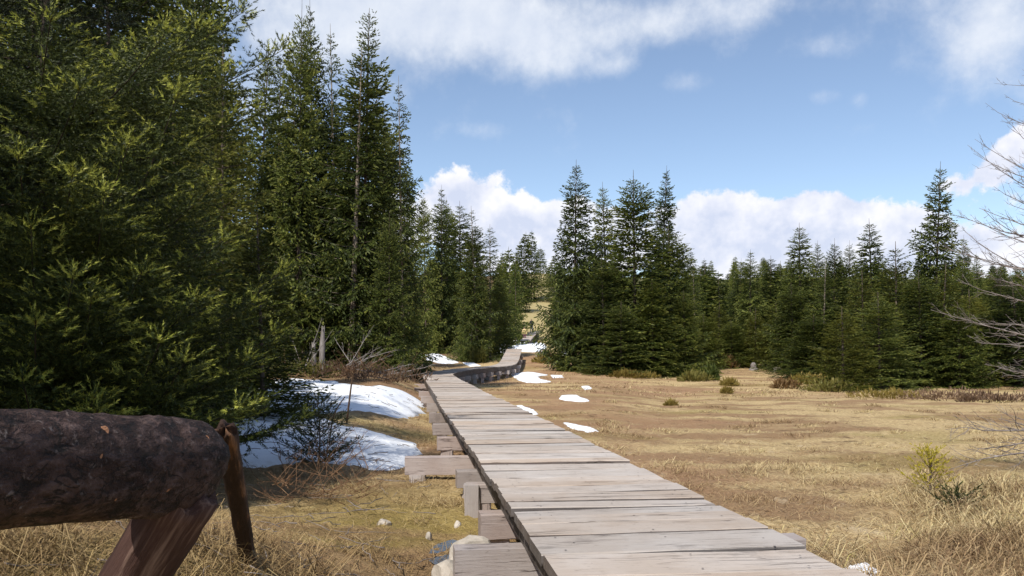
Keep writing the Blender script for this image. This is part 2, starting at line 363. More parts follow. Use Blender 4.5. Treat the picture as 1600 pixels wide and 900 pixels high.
def tubes(pts, rad, k=4, cap=True):
    """many tubes at once: pts (n,m,3), rad (n,m)"""
    pts = np.asarray(pts, float); rad = np.asarray(rad, float); n, m, _ = pts.shape
    t = np.empty_like(pts); t[:, 1:-1] = pts[:, 2:] - pts[:, :-2]; t[:, 0] = pts[:, 1] - pts[:, 0]; t[:, -1] = pts[:, -1] - pts[:, -2]
    t = nrm(t); mean = nrm(pts[:, -1] - pts[:, 0])
    ref = np.where(np.abs(mean[:, 2:3]) > .8, np.array([[1., 0, 0]]), np.array([[0, 0, 1.]]))[:, None, :]
    a = nrm(np.cross(t, np.broadcast_to(ref, t.shape))); b = np.cross(t, a)
    ang = np.arange(k) / k * 2 * np.pi
    V = pts[:, :, None, :] + rad[:, :, None, None] * (a[:, :, None, :] * np.cos(ang)[None, None, :, None] + b[:, :, None, :] * np.sin(ang)[None, None, :, None])
    i = np.arange(n)[:, None, None] * (m * k); j = np.arange(m - 1)[None, :, None] * k; q = np.arange(k)[None, None, :]; q2 = (q + 1) % k
    Q = np.stack(np.broadcast_arrays(i + j + q, i + j + q2, i + j + k + q2, i + j + k + q), -1).reshape(-1, 4)
    fs = [Q]
    if cap and k == 4:
        base = np.arange(n)[:, None] * (m * k)
        fs.append(np.concatenate([base + np.array([[3, 2, 1, 0]]), base + (m - 1) * k + np.array([[0, 1, 2, 3]])]))
    elif cap and k > 4 and n == 1:
        pass
    return V.reshape(-1, 3), fs

def sprays(P, d, l, w, rng):
    """needle sprays: two crossed slender diamonds each"""
    n = len(P); r = nrm(np.cross(d, rng.normal(size=(n, 3)))); s = np.cross(d, r)
    l = l[:, None]; w = w[:, None]; mid = P + d * l * .42; tip = P + d * l
    V = np.stack([P, mid + r * w, tip, mid - r * w, P, mid + s * w, tip, mid - s * w], 1).reshape(-1, 3)
    b = np.arange(n)[:, None] * 8
    return V, np.concatenate([b + np.array([[0, 1, 2, 3]]), b + np.array([[4, 5, 6, 7]])])

def needles(P, d, l, rng, k=16, nl=.014, nw=.0011):
    """shoots with single needles"""
    n = len(P); r = nrm(np.cross(d, rng.normal(size=(n, 3)))); s = np.cross(d, r)
    t = rng.uniform(0, 1, (n, k)); t[:, 0] = 1.0; a = rng.uniform(0, 2 * np.pi, (n, k))
    rad = r[:, None] * np.cos(a)[..., None] + s[:, None] * np.sin(a)[..., None]
    c0 = P[:, None] + d[:, None] * (t * l[:, None])[..., None]
    al = rng.uniform(.55, 1.0, (n, k))[..., None]; al[:, 0] = .1
    nd = d[:, None] * np.cos(al) + rad * np.sin(al)
    tip = c0 + nd * (nl * rng.uniform(.7, 1.15, (n, k)))[..., None]
    sd = nrm(np.cross(nd, rad + d[:, None] * .3)) * nw
    V = np.stack([c0 + sd, tip, c0 - sd], 2).reshape(-1, 3)
    return V, np.arange(n * k * 3).reshape(-1, 3)

# ground height (camera at z = 1.2)
_DR = [0, 8, 20, 32, 42, 52, 62, 75, 88, 100, 150, 190, 300, 600, 1500]
_ZR = [-.12, -.14, -.36, -.56, -.45, -.22, .05, .75, 1.3, 2.1, 8.2, 14.6, 27, 45, 60]
_ZM = [-.12, -.14, -.26, -.30, -.32, .05, .75, 1.3, 1.85, 2.3, 9.6, 15.8, 28, 46, 60]
_ZL = [-.10, -.06, .28, .58, .80, 1.0, 1.15, 1.5, 2.2, 3.0, 10.5, 16, 28, 46, 60]
def sm(x, a, b):
    t = np.clip((x - a) / (b - a), 0, 1); return t * t * (3 - 2 * t)
def smooth_interp(D, xs, zs):
    return (np.interp(D - D * .05, xs, zs) + np.interp(D, xs, zs) * 2 + np.interp(D + D * .05, xs, zs)) / 4
def ground(X, D):
    X = np.asarray(X, float); D = np.asarray(D, float)
    zr, zm, zl = (smooth_interp(D, _DR, q) for q in (_ZR, _ZM, _ZL))
    u = X / np.maximum(D, 1)
    wl = sm(-u, .06, .17) * sm(-X, .9, 3.2); wr = sm(u, .09, .2)
    z = zm * (1 - wl) * (1 - wr) + zl * wl + zr * wr * (1 - wl)
    near = sm(D, 70, 30)
    z = z + near * (.025 * np.sin(X * 1.9 + D * .7) * np.sin(D * 1.3 - X * .6) + .012 * np.sin(X * 5.1 + 1) * np.sin(D * 4.3))
    z = z + sm(D, 80, 140) * (.9 * np.sin(X * .07 + 1.0) * np.sin(D * .05) + .5 * np.sin(X * .19 + D * .11))
    z = z + .50 * np.exp(-(((X + 2.0) / 1.15) ** 2 + ((D - 3.6) / 1.5) ** 2))       # bank under the log rail
    z = z + .20 * np.exp(-(((X - 4.7) / .9) ** 2 + ((D - 6.6) / 1.0) ** 2))        # hummock at the right
    return z
def g1(X, D): return float(ground(X, D))
def at(px, py, D): return np.array([(px - 800) / F * D, D, CAMZ + (HOR - py) / F * D])
def hit(px, py, d0=2.2, d1=400):
    D = np.geomspace(d0, d1, 3000); X = (px - 800) / F * D; z = CAMZ + (HOR - py) / F * D
    b = np.nonzero(z <= ground(X, D))[0]
    k = b[0] if len(b) else len(D) - 1
    return float(X[k]), float(D[k])

# ------------------------------------------------------------------ ground sheet
def build_ground():
    ys = np.concatenate([np.linspace(-14, 1.5, 18), np.geomspace(1.6, 40, 190), np.geomspace(41, 2200, 110)])
    us = np.concatenate([-np.geomspace(6, .75, 26), np.linspace(-.72, .72, 190), np.geomspace(.75, 6, 26)])
    S = np.maximum(np.abs(ys), 4.0) + 0.6
    Y = np.repeat(ys[:, None], len(us), 1); X = us[None] * S[:, None]
    Z = ground(X, np.maximum(Y, 0))
    rg = np.random.default_rng(3)
    Z = Z + rg.normal(0, .010, Z.shape) * sm(Y, 60, 8)
    V = np.stack([X, Y, Z], -1).reshape(-1, 3); a, b = Y.shape
    i = np.arange(a - 1)[:, None] * b + np.arange(b - 1)[None]
    Q = np.stack([i, i + 1, i + b + 1, i + b], -1).reshape(-1, 4)
    tag(link('ground', mesh_from('ground', V, [Q], [M['ground']], None, True)), kind='structure')
build_ground()

# ------------------------------------------------------------------ boardwalk
def catmull(P, n=30):
    P = np.asarray(P, float); out = []
    Q = np.concatenate([[2 * P[0] - P[1]], P, [2 * P[-1] - P[-2]]])
    for i in range(1, len(Q) - 2):
        t = np.linspace(0, 1, n, endpoint=False)[:, None]
        p0, p1, p2, p3 = Q[i - 1], Q[i], Q[i + 1], Q[i + 2]
        out.append(.5 * ((2 * p1) + (-p0 + p2) * t + (2 * p0 - 5 * p1 + 4 * p2 - p3) * t ** 2 + (-p0 + 3 * p1 - 3 * p2 + p3) * t ** 3))
    out.append(P[-1:]); return np.concatenate(out)
DECK = .35
walk_pts = catmull([(1.02, 1.1, DECK), (.75, 3.14, DECK), (.07, 8.37, DECK), (-.56, 13.1, DECK), (-1.58, 21, DECK), (-2.30, 26.6, DECK), (-2.66, 30.2, DECK), (-2.62, 34, DECK), (-2.22, 38, .36),
                    (-1.40, 42, .37), (-.62, 45.0, .40), (-.22, 48, .52), (.0, 53, .93), (.17, 59, 1.34)])
_seg = np.linalg.norm(np.diff(walk_pts, axis=0), axis=1); _s = np.concatenate([[0], np.cumsum(_seg)])
def walk(s):
    p = np.array([np.interp(s, _s, walk_pts[:, k]) for k in range(3)])
    e = .25; q = np.array([np.interp(s + e, _s, walk_pts[:, k]) - np.interp(s - e, _s, walk_pts[:, k]) for k in range(3)])
    t = q / np.linalg.norm(q); side = np.array([t[1], -t[0], 0]); side /= np.linalg.norm(side)
    return p, t, side
def walk_at_D(D): return float(np.interp(D, walk_pts[:, 1], _s))

def box_mesh(name, L, W, H, mat, segs=3, jit=0.0, bev=.006, rg=None, taper=(0, 0), side=None):
    """timber of length L along x, W along y, H along z, softly chamfered and slightly uneven; origin at its centre"""
    xs = np.linspace(-L / 2, L / 2, segs + 1); b = min(bev, W * .2, H * .2)
    prof = np.array([(-W / 2 + b, -H / 2), (W / 2 - b, -H / 2), (W / 2, -H / 2 + b), (W / 2, H / 2 - b), (W / 2 - b, H / 2), (-W / 2 + b, H / 2), (-W / 2, H / 2 - b), (-W / 2, -H / 2 + b)])
    V = np.zeros((segs + 1, 8, 3)); V[:, :, 0] = xs[:, None]; V[:, :, 1:] = prof[None]
    if jit and rg is not None:
        V[:, 2:4, 1] += rg.normal(0, jit, (segs + 1, 1)); V[:, 6:8, 1] += rg.normal(0, jit, (segs + 1, 1))
        V[:, 4, 1] += rg.normal(0, jit * .6, segs + 1); V[:, 5, 1] += rg.normal(0, jit * .6, segs + 1)
        V[:, 3:7, 2] += rg.normal(0, jit * .5, (segs + 1, 4))
        V[0, :, 0] += rg.normal(0, jit); V[-1, :, 0] += rg.normal(0, jit)
    if taper != (0, 0):
        yn = V[:, :, 1] / W
        V[:, :, 1] *= 1 + (V[:, :, 0] / L) * taper[0]
    i = np.arange(segs)[:, None] * 8; q = np.arange(8)[None]; q2 = (q + 1) % 8
    Q = np.stack(np.broadcast_arrays(i + q, i + 8 + q, i + 8 + q2, i + q2), -1).reshape(-1, 4)
    e = segs * 8
    caps = np.array([[0, 1, 2, 7], [7, 2, 3, 6], [6, 3, 4, 5], [e + 7, e + 2, e + 1, e], [e + 6, e + 3, e + 2, e + 7], [e + 5, e + 4, e + 3, e + 6]])
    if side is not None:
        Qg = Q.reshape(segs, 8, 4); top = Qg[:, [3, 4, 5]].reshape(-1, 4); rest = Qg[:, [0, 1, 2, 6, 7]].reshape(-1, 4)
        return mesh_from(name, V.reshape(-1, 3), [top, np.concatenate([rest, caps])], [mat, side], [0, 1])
    return mesh_from(name, V.reshape(-1, 3), [Q, caps], [mat])
def orient(o, p, xdir, up=(0, 0, 1)):
    x = Vector(xdir).normalized(); z = Vector(up); y = z.cross(x).normalized(); z = x.cross(y)
    m = Matrix((x, y, z)).transposed().to_4x4(); m.translation = Vector(p); o.matrix_local = m

def build_walk():
    rg = np.random.default_rng(21)
    root = tag(link('boardwalk', None), 'long weathered grey plank boardwalk bending away across the bog', 'boardwalk')
    root.empty_display_size = .2
    s = 0.1; s_end = _s[-1] - .05; k = 0
    while s < s_end:
        w = float(rg.choice([.15, .20, .26, .30, .36, .40, .44], p=[.18, .30, .26, .14, .07, .03, .02]))
        p, t, side = walk(s + w / 2)
        far = p[1] > 20
        width = 1.15 if p[1] < 15 else 1.06
        gap = .022 + abs(rg.normal(0, .008)) + (.014 if p[1] > 7 else 0)
        W = w - gap
        p_, t_, s_ = walk(s + w + .3); p0_, t0_, s0_ = walk(s - .3)
        turn = np.cross(t0_, t_)[2] / (.6 + w) * w                  # wedge-shaped boards round the bend
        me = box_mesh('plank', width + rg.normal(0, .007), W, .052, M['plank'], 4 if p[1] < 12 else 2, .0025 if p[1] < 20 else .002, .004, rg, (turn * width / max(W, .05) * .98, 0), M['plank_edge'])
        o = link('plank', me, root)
        upv = np.cross(side, t); upv /= np.linalg.norm(upv)
        sd = side + t * rg.normal(0, .006)
        orient(o, p - np.array([0, 0, .026]) + side * rg.normal(0, .0035) + np.array([0, 0, rg.normal(0, .004)]), sd + np.array([0, 0, rg.normal(0, .004)]), upv)
        s += w; k += 1
    nb_ = MB()
    for D in np.arange(2.6, 11, .125):
        p, t, side = walk(walk_at_D(D))
        for off in (-.47, -.41, .02, .42, .48):
            if rg.uniform() < .45: continue
            c = p + side * (off + rg.normal(0, .012)) + t * rg.normal(0, .03); r = .0055; a6 = np.arange(6) * 1.047
            nb_.add(np.stack([c[0] + r * np.cos(a6), c[1] + r * np.sin(a6), np.full(6, c[2] + .0045)], 1), [np.array([[0, 1, 2, 3], [0, 3, 4, 5]])])
    tag(link('nail_heads', nb_.mesh('nail_heads', [M['nail']]), root), kind='stuff')
    # stringers following the path
    for off in (-.44, .0, .44):
        ss = np.concatenate([np.linspace(.1, 26, 20), np.linspace(27, _s[-1] - .05, 50)])
        A = []
        for q in ss:
            p, t, side = walk(q)
            for dx, dz in ((-.05, -.055), (.05, -.055), (.05, -.235), (-.05, -.235)): A.append(p + side * (off + dx) + np.array([0, 0, dz]))
        A = np.array(A); n = len(ss)
        i = np.arange(n - 1)[:, None] * 4; j = np.arange(4)[None]; j2 = (j + 1) % 4
        Q = np.stack(np.broadcast_arrays(i + j, i + j2, i + 4 + j2, i + 4 + j), -1).reshape(-1, 4)
        Q = np.concatenate([Q, [[3, 2, 1, 0]], [[n * 4 - 4, n * 4 - 3, n * 4 - 2, n * 4 - 1]]])
        link('stringer', mesh_from('stringer', A, [Q], [M['stringer']]), root)
    # cross beams under the stringers, with what they rest on: (distance, left overhang, right overhang, height, width)
    bl = [(2.3, .1, .2, .19, .2), (4.72, .30, .58, .19, .16), (5.68, .07, .02, .17, .17), (6.9, .07, -.02, .155, .16), (7.66, .10, -.03, .15, .17), (8.62, .56, .02, .175, .17), (10.6, .15, .0, .17, .15),
          (12.5, .13, .0, .17, .15), (14.6, .12, .0, .17, .15), (17.2, .14, .0, .17, .16), (20, .2, .05, .17, .24), (22.3, .22, .05, .18, .25), (24.6, .3, .1, .2, .26), (27.2, .3, .16, .2, .26),
          (29.2, .12, .2, .2, .26), (31.5, .1, .2, .2, .26), (34, .1, .16, .2, .26), (36, .1, .14, .2, .24), (38, .1, .14, .2, .24), (39.6, .1, .14, .2, .24), (41.2, .1, .14, .2, .24), (42.8, .1, .14, .2, .24), (44.3, .1, .14, .2, .24),
          (46, .1, .14, .2, .26), (49, .1, .14, .2, .26), (52, .1, .14, .2, .26), (55.5, .1, .14, .2, .26)]
    for (D, lo, ro, h, w) in bl:
        p, t, side = walk(walk_at_D(D)); half = .575 if D < 15 else .53
        a, b = -half - lo, half + ro; L = b - a
        o = link('cross_beam', box_mesh('cross_beam', L, w, h, M['beam'], 4, .003, .004, rg), root)
        top = p[2] - .235
        c = p + side * (a + b) / 2; c[2] = top - h / 2 - .002
        orient(o, c, side + t * rg.normal(0, .02))
        for e, nm in ((a + .13, 1), (b - .13, 1)):
            q = p + side * e; gz = g1(q[0], q[1]); hh = top - h - gz
            if hh > .02:
                pm = link('support_post', box_mesh('support_post', hh + .12, .15, .14, M['red_timber'] if (D < 5) else M['beam'], 2, .006, .01, rg), root)
                orient(pm, (q[0], q[1], gz + hh / 2 - .062), (0.02, .01, 1), (0, 1, 0))
    # two upright stub posts seen beside the beams at the left
    for D, off, h in ((6.86, -.60, .30),):
        p, t, side = walk(walk_at_D(D)); q = p + side * off
        pm = link('support_post', box_mesh('support_post', .42, .13, .13, M['beam'], 2, .006, .01, rg), root)
        orient(pm, (q[0], q[1] - .0, -.1), (.01, .0, 1), (0, 1, 0))
    # the next stretch beyond the snow
    r2 = tag(link('boardwalk', None), 'short far stretch of plank walk beyond the snow, where the hikers are', 'boardwalk')
    A = np.array([at(821, 534, 92), at(834.5, 516.5, 108)]); A[:, 2] = [g1(*A[0][:2]) + .45, g1(*A[1][:2]) + .5]
    n = 40; tv = A[1] - A[0]; Lw = np.linalg.norm(tv); tv /= Lw; sv = np.array([tv[1], -tv[0], 0]); sv /= np.linalg.norm(sv)
    for i in range(n):
        o = link('plank', box_mesh('plank', 1.1 + rg.normal(0, .03), Lw / n - .02, .06, M['plank'], 1, .003, .005, rg), r2)
        orient(o, A[0] + tv * Lw * (i + .5) / n, sv, np.cross(sv, tv))
    for off in (-.45, .45):
        o = link('stringer', box_mesh('stringer', Lw, .1, .34, M['stringer'], 1), r2)
        orient(o, (A[0] + A[1]) / 2 + sv * off - np.array([0, 0, .205]), tv)
build_walk()

# ------------------------------------------------------------------ snow patches
def resample(P, n):
    P = np.asarray(P, float); Q = np.concatenate([P, P[:1]]); d = np.concatenate([[0], np.cumsum(np.linalg.norm(np.diff(Q, axis=0), axis=1))])
    s = np.linspace(0, d[-1], n, endpoint=False)
    return np.stack([np.interp(s, d, Q[:, k]) for k in range(P.shape[1])], 1)
def snow(poly, thick, label, seed=0, rough=.05):
    rg = np.random.default_rng(seed + 100)
    W = np.array([hit(*q) for q in poly]); n = 72; thick *= .32
    W = resample(W, n)
    W = (np.roll(W, 1, 0) + 2 * W + np.roll(W, -1, 0)) / 4
    c = W.mean(0); ext = np.abs(W - c).max(0)
    dirs = W - c; nn = nrm(dirs)
    ph = rg.uniform(0, 6.28, 5); th = np.arange(n) / n * 2 * np.pi
    wob = sum(np.sin(th * k + ph[i]) / (k ** .6) for i, k in enumerate((5, 9, 14, 21, 31)))
    W = W + nn * (wob * rough * 1.15 * min(ext))[:, None] + rg.normal(0, rough * .40 * min(ext), (n, 2))
    V = []; rings = [(1.0, -.10), (.985, .30), (.95, .52), (.89, .68), (.80, .80), (.68, .88), (.54, .94), (.40, 1.0), (.25, 1.03), (.12, 1.05)]
    for f, h in rings:
        q = c + (W - c) * f
        bump = 1 + .30 * np.sin(q[:, 0] * 3.1 + ph[0]) * np.sin(q[:, 1] * 2.3 + ph[1]) + .2 * np.sin(q[:, 0] * 7.3 + q[:, 1] * 4 + ph[2]) + rg.normal(0, .10, n) * (f < .99)
        z = ground(q[:, 0], q[:, 1]) + thick * h * bump
        V.append(np.stack([q[:, 0], q[:, 1], z], 1))
    V = np.concatenate(V + [[[c[0], c[1], g1(*c) + thick * 1.05]]]); m = len(rings)
    i = np.arange(m - 1)[:, None] * n; j = np.arange(n)[None]; j2 = (j + 1) % n
    Q = np.stack(np.broadcast_arrays(i + j, i + j2, i + n + j2, i + n + j), -1).reshape(-1, 4)
    T = np.stack([(m - 1) * n + np.arange(n), (m - 1) * n + (np.arange(n) + 1) % n, np.full(n, m * n)], 1)
    area = np.sum(W[:, 0] * np.roll(W[:, 1], -1) - W[:, 1] * np.roll(W[:, 0], -1))
    if area < 0: Q = Q[:, ::-1]; T = T[:, ::-1]
    org = np.array([c[0], c[1], g1(*c)])
    tag(link('snow_patch', mesh_from('snow_patch', V - org, [Q, T], [M['snow']], None, True), None, org), label, 'snow patch', 'melting snow patches')
snow([(380, 608), (420, 594), (455, 590), (520, 597), (580, 606), (640, 616), (660, 628), (662, 648), (640, 656), (605, 650), (570, 642), (545, 640), (515, 648), (480, 644), (430, 640), (390, 640)], .20,
     'large white snow patch behind the leaning stick, left of the boardwalk', 1)
snow([(330, 672), (400, 652), (450, 640), (500, 652), (545, 668), (600, 684), (645, 690), (660, 700), (645, 722), (605, 736), (560, 730), (500, 722), (450, 730), (400, 731), (340, 726)], .16,
     'large shaded snow patch around the small spruce, left of the boardwalk', 2)
snow([(640, 551), (662, 554), (682, 552), (700, 559), (718, 567), (692, 569), (664, 562), (645, 558)], .14, 'tapering snow patch under the spruces, behind the boardwalk bend', 3)
snow([(722, 567), (740, 567), (752, 572), (735, 573)], .12, 'small snow strip touching the far side of the boardwalk bend', 4)
snow([(762, 542), (778, 543), (797, 546), (795, 552), (776, 553), (764, 550)], .35, 'blue shaded snow bank left of the top of the far ramp', 5)
snow([(790, 534), (812, 531), (850, 536), (854, 544), (836, 551), (816, 550), (796, 546), (783, 540)], .3, 'bright snow field across the path in front of the two hikers', 6)
snow([(797, 584), (826, 581), (858, 586), (838, 589), (862, 596), (838, 599), (808, 594)], .10, 'forked snow patch right of the boardwalk bend', 7)
snow([(860, 586), (878, 586), (881, 590), (864, 591)], .07, 'tiny snow patch right of the forked one', 8)
snow([(876, 618), (900, 617), (918, 624), (922, 628), (895, 628), (874, 624)], .07, 'double streak of snow lying out on the brown bog', 9)
snow([(908, 604), (918, 603), (925, 607), (914, 610)], .06, 'tiny snow dot on the bog in front of the spruce clump', 10)
snow([(800, 635), (815, 633), (832, 640), (842, 648), (822, 648), (808, 642)], .07, 'small snow patch close beside the right edge of the boardwalk, mid way', 11)
snow([(879, 661), (900, 664), (922, 668), (937, 675), (915, 676), (893, 670)], .06, 'thin snow strip nearest to us right of the boardwalk', 12)
snow([(878, 549), (890, 549), (894, 556), (880, 557)], .25, 'small snow remnant under the left spruce of the clump', 13)
snow([(732, 520), (741, 519), (744, 525), (733, 526)], .3, 'small snow remnant in the dark wood left of the path', 14)
snow([(1312, 892), (1352, 882), (1378, 897), (1368, 925), (1320, 925)], .09, 'snow scrap at the near right edge of the boardwalk', 15)
for i, (a, b) in enumerate([((1128, 560), 8), ((1142, 562), 6)]):
    px, py = a; snow([(px - b, py), (px, py - 2.5), (px + b, py), (px, py + 2.5)], .2, ['snow scrap at the foot of the wood beside the brown shrub, left one', 'snow scrap at the foot of the wood beside the brown shrub, right one'][i], 20 + i)


# ------------------------------------------------------------------ spruce generator
def branch_lines(rg, P0, az, L, s0, s1, m=7):
    t = np.linspace(0, 1, m)
    r = L * t; z = L * (s0 * t + s1 * t * t)
    bend = rg.normal(0, .10) * L * t * t
    return np.stack([P0[0] + np.cos(az) * r - np.sin(az) * bend, P0[1] + np.sin(az) * r + np.cos(az) * bend, P0[2] + z], 1)
def lerp_line(pts, t):
    m = len(pts) - 1; f = np.clip(t, 0, 1) * m; i = np.minimum(f.astype(int), m - 1); w = (f - i)[:, None]
    p = pts[i] * (1 - w) + pts[i + 1] * w; d = nrm(pts[i + 1] - pts[i]); return p, d
def dress(rg, pts, L, sp, tw, shoot, hang, bare=.12, fan=.42, ragged=.0):
    """points and directions of the shoots along one branch (main axis, side twigs, their shoots)"""
    n = max(3, int(L * (1 - bare) / sp)); t = bare + (1 - bare) * (np.arange(n) + rg.uniform(0, .8, n)) / n
    if ragged: t = t[rg.uniform(size=n) > ragged]
    if len(t) == 0: t = np.array([.9])
    p, d = lerp_line(pts, t); n = len(t)
    side = nrm(np.cross(d, np.array([0, 0, 1.]))); up = np.cross(side, d)
    sg = np.where(np.arange(n) % 2 == 0, 1., -1.)[:, None]
    lt = (fan * L * (1 - t) ** .75 + shoot * 1.1) * rg.uniform(.6, 1.15, n)
    ang = rg.uniform(.65, 1.1, n)[:, None]
    td = nrm(d * np.cos(ang) + side * sg * np.sin(ang) + np.array([0, 0, -1.]) * hang * rg.uniform(.4, 1.6, (n, 1)) + rg.normal(0, .08, (n, 3)))
    P = [p]; Dv = [nrm(d + up * .4 + rg.normal(0, .25, d.shape))]; TP = [t * .8]
    kk = np.maximum(1, (lt / tw).astype(int)); idx = np.repeat(np.arange(n), kk)
    j = np.concatenate([np.arange(k) for k in kk]); u = (j + 1.0) / kk[idx]
    bp = p[idx] + td[idx] * (lt[idx] * (u - .35 / kk[idx]))[:, None]; bp[:, 2] += .10 * (lt[idx] * u) * u - hang * .25 * lt[idx] * u * u
    sd2 = nrm(np.cross(td[idx], np.array([0, 0, 1.]))); s2 = np.where(rg.uniform(size=len(idx)) < .5, 1., -1.)[:, None]
    last = (u > .99)[:, None]
    dd = np.where(last, td[idx], nrm(td[idx] * .75 + sd2 * s2 * .65)) + np.array([0, 0, .12 - hang * .5]) + rg.normal(0, .12, (len(idx), 3))
    P.append(bp); Dv.append(nrm(dd)); TP.append(np.where(last[:, 0], .30, 0) + .62 * t[idx] + .35 * u)
    e, de = lerp_line(pts, np.array([.97])); P.append(e); Dv.append(de); TP.append([1.3])
    return np.concatenate(P), np.concatenate(Dv), np.concatenate(TP)

def spruce_mesh(seed, H, R, base=.06, whorl=.36, nb=6, prof=.8, s_top=.75, s_low=-.35, up=.30, hang=.35, sp=.125, tw=.125, shoot=.21, wid=.031, ragged=.1, gapz=0, lean=.0, drop=.0, club=0, mat='needle', bark='bark', wood=True, width_noise=.22, fan=.42):
    rg = np.random.default_rng(seed)
    P = []; D = []; A = []; BL = []; BR = []; SC = []
    z = base * H
    while z < H - .55:
        u = (H - z) / (H * (1 - base))
        Lw = R * (u ** prof) * (1 - .25 * math.exp(-u * 9)) * (1 + width_noise * math.sin(z * 1.7 + seed) * .6)
        Lw *= min(1, (max(u, .01) / .16) ** .6)
        if club and u < club: Lw = R * .12 + .06
        k = max(3, int(nb - (1 if u < .2 else 0) + rg.integers(-1, 2)))
        a0 = rg.uniform(0, 6.28)
        for q in range(k):
            if rg.uniform() < drop * (u ** .5): continue
            L = Lw * rg.choice([rg.uniform(.55, .9), rg.uniform(.9, 1.18)]) + .03
            az = a0 + q / k * 6.283 + rg.normal(0, .16)
            s0 = s_low + (s_top - s_low) * (1 - u) ** 1.6 + rg.normal(0, .07)
            zz = z + rg.normal(0, whorl * .17)
            if zz > H - .05: zz = H - .1
            pts = branch_lines(rg, (lean * (zz / H) ** 2, 0, zz), az, L, s0, up * u + .05)
            p, d, ag = dress(rg, pts, L, sp, tw, shoot * min(1, .5 + 2.2 * u), hang * min(1, u * 1.6), .08 if u < .5 else .12, fan, ragged)
            P.append(p); D.append(d); A.append(ag); SC.append(np.full(len(p), min(1, .42 + 2.6 * u))); BL.append(pts); BR.append(.004 + .007 * L)
        z += whorl * (1 - .55 * max(0, 1 - u) ** 1.5) * rg.uniform(.8, 1.2) + (gapz if rg.uniform() < .3 else 0)
    # leader
    t = np.linspace(0, 1, 7); A.append(np.full(7, 1.)); SC.append(.50 - .22 * t); P.append(np.stack([np.full(7, lean), np.zeros(7), H - .75 + .68 * t], 1)); D.append(nrm(np.stack([rg.normal(0, .5, 7) * (1 - t), rg.normal(0, .5, 7) * (1 - t), .5 + t], 1)))
    P = np.concatenate(P); D = np.concatenate(D); n = len(P)
    A = np.concatenate(A); SC = np.concatenate(SC)
    l = shoot * rg.uniform(.65, 1.3, n) * SC; w = wid * rg.uniform(.7, 1.3, n) * SC
    tip = A + rg.normal(0, .16, n) > .93; V = []; Fs = []; off = 0
    for sel in (~tip, tip):
        v, q = sprays(P[sel], D[sel], l[sel], w[sel], rg); V.append(v); Fs.append(q + off); off += len(v)
    crown = mesh_from('crown', np.concatenate(V), Fs, [M[mat], M[mat + '_tip']], [0, 1])
    mb = MB()
    zs = np.linspace(-.25, H - .05, 9); tp = np.stack([lean * (np.maximum(zs, 0) / H) ** 2, 0 * zs, zs], 1)
    rr = np.maximum(.0085 * H * (1 - np.clip(zs / H, 0, 1)) ** .85 + .006, .008); rr[0] *= 1.35
    V2, f2 = tubes(tp[None], rr[None], 7, False); mb.add(V2, f2)
    if wood:
        BL = np.array(BL); BR = np.array(BR)[:, None] * (1 - .8 * np.linspace(0, 1, BL.shape[1]))[None]
        V3, f3 = tubes(BL[:, ::2], BR[:, ::2], 3, False); mb.add(V3, f3)
    trunk = mb.mesh('trunk', [M[bark]], True)
    return dict(crown=crown, trunk=trunk, H=H, R=R, n=n)

VAR = {}
# full cones
def dense(seed, H, R, prof, mat='needle', **k): return spruce_mesh(seed, H, R, .02, .46, 8, prof, sp=.095, tw=.085, shoot=.20, wid=.030, fan=.46, mat=mat, **k)
VAR['dense'] = [dense(11, 11, 2.4, .70, hang=.35, ragged=.03), dense(12, 11, 2.6, .64, hang=.4, ragged=.03), dense(13, 10, 2.2, .80, 'needle_dark', hang=.25, ragged=.05), dense(14, 10.5, 2.5, .72, hang=.5, ragged=.05, drop=.12), dense(15, 11.5, 2.3, .76, 'needle_dark', hang=.4, ragged=.04, lean=.25)]
# tiered, sky between the boughs
def opened(seed, R, prof, **k): return spruce_mesh(seed, 12, R, .03, .52, 8, prof, .72, -.38, .38, .75, .080, .080, .20, .031, .03, .06, fan=.46, mat='needle_dark', width_noise=.35, **k)
VAR['open'] = [opened(21, 1.9, .76), opened(22, 2.1, .82), opened(23, 1.8, .70, drop=.15, lean=-.2)]
# gaunt trees, boughs missing and the stem in view
def gaunt(seed, R, mat, **k): return spruce_mesh(seed, 13, R, .05, .48, 7, .72, .4, -.34, .32, .75, .085, .085, .20, .028, .06, .15, fan=.42, bark='bark_pale', mat=mat, **k)
VAR['gaunt'] = [gaunt(31, 2.1, 'needle', drop=.32), gaunt(32, 1.9, 'needle_dark', drop=.28), gaunt(33, 1.8, 'needle', drop=.40, lean=.2)]
VAR['club'] = [spruce_mesh(41, 13, 2.0, .04, .46, 8, .70, hang=.4, sp=.10, tw=.085, ragged=.04, club=.16, lean=-.3, mat='needle_dark')]
def young(seed, R, prof, **k): return spruce_mesh(seed, 7, R, .02, .36, 7, prof, .5, -.18, .36, .32, .075, .070, .15, .022, .05, fan=.46, mat='needle_yellow', **k)
VAR['yellow'] = [young(51, 1.9, .8), young(52, 1.6, .85), young(53, 1.8, .75, drop=.15)]
VAR['far'] = [spruce_mesh(61 + i, 9, 1.6 + .15 * i, .03, .46 + .04 * (i % 3), 7, .78 + .04 * i, .5, -.28, .3, .35, .17, .18, .32, .056, .05, drop=.1 * (i % 3), lean=.15 * (i - 2), mat='needle_dark' if i % 2 else 'needle', wood=False) for i in range(5)]
print('shoots', {k: [v['n'] for v in q] for k, q in VAR.items()})

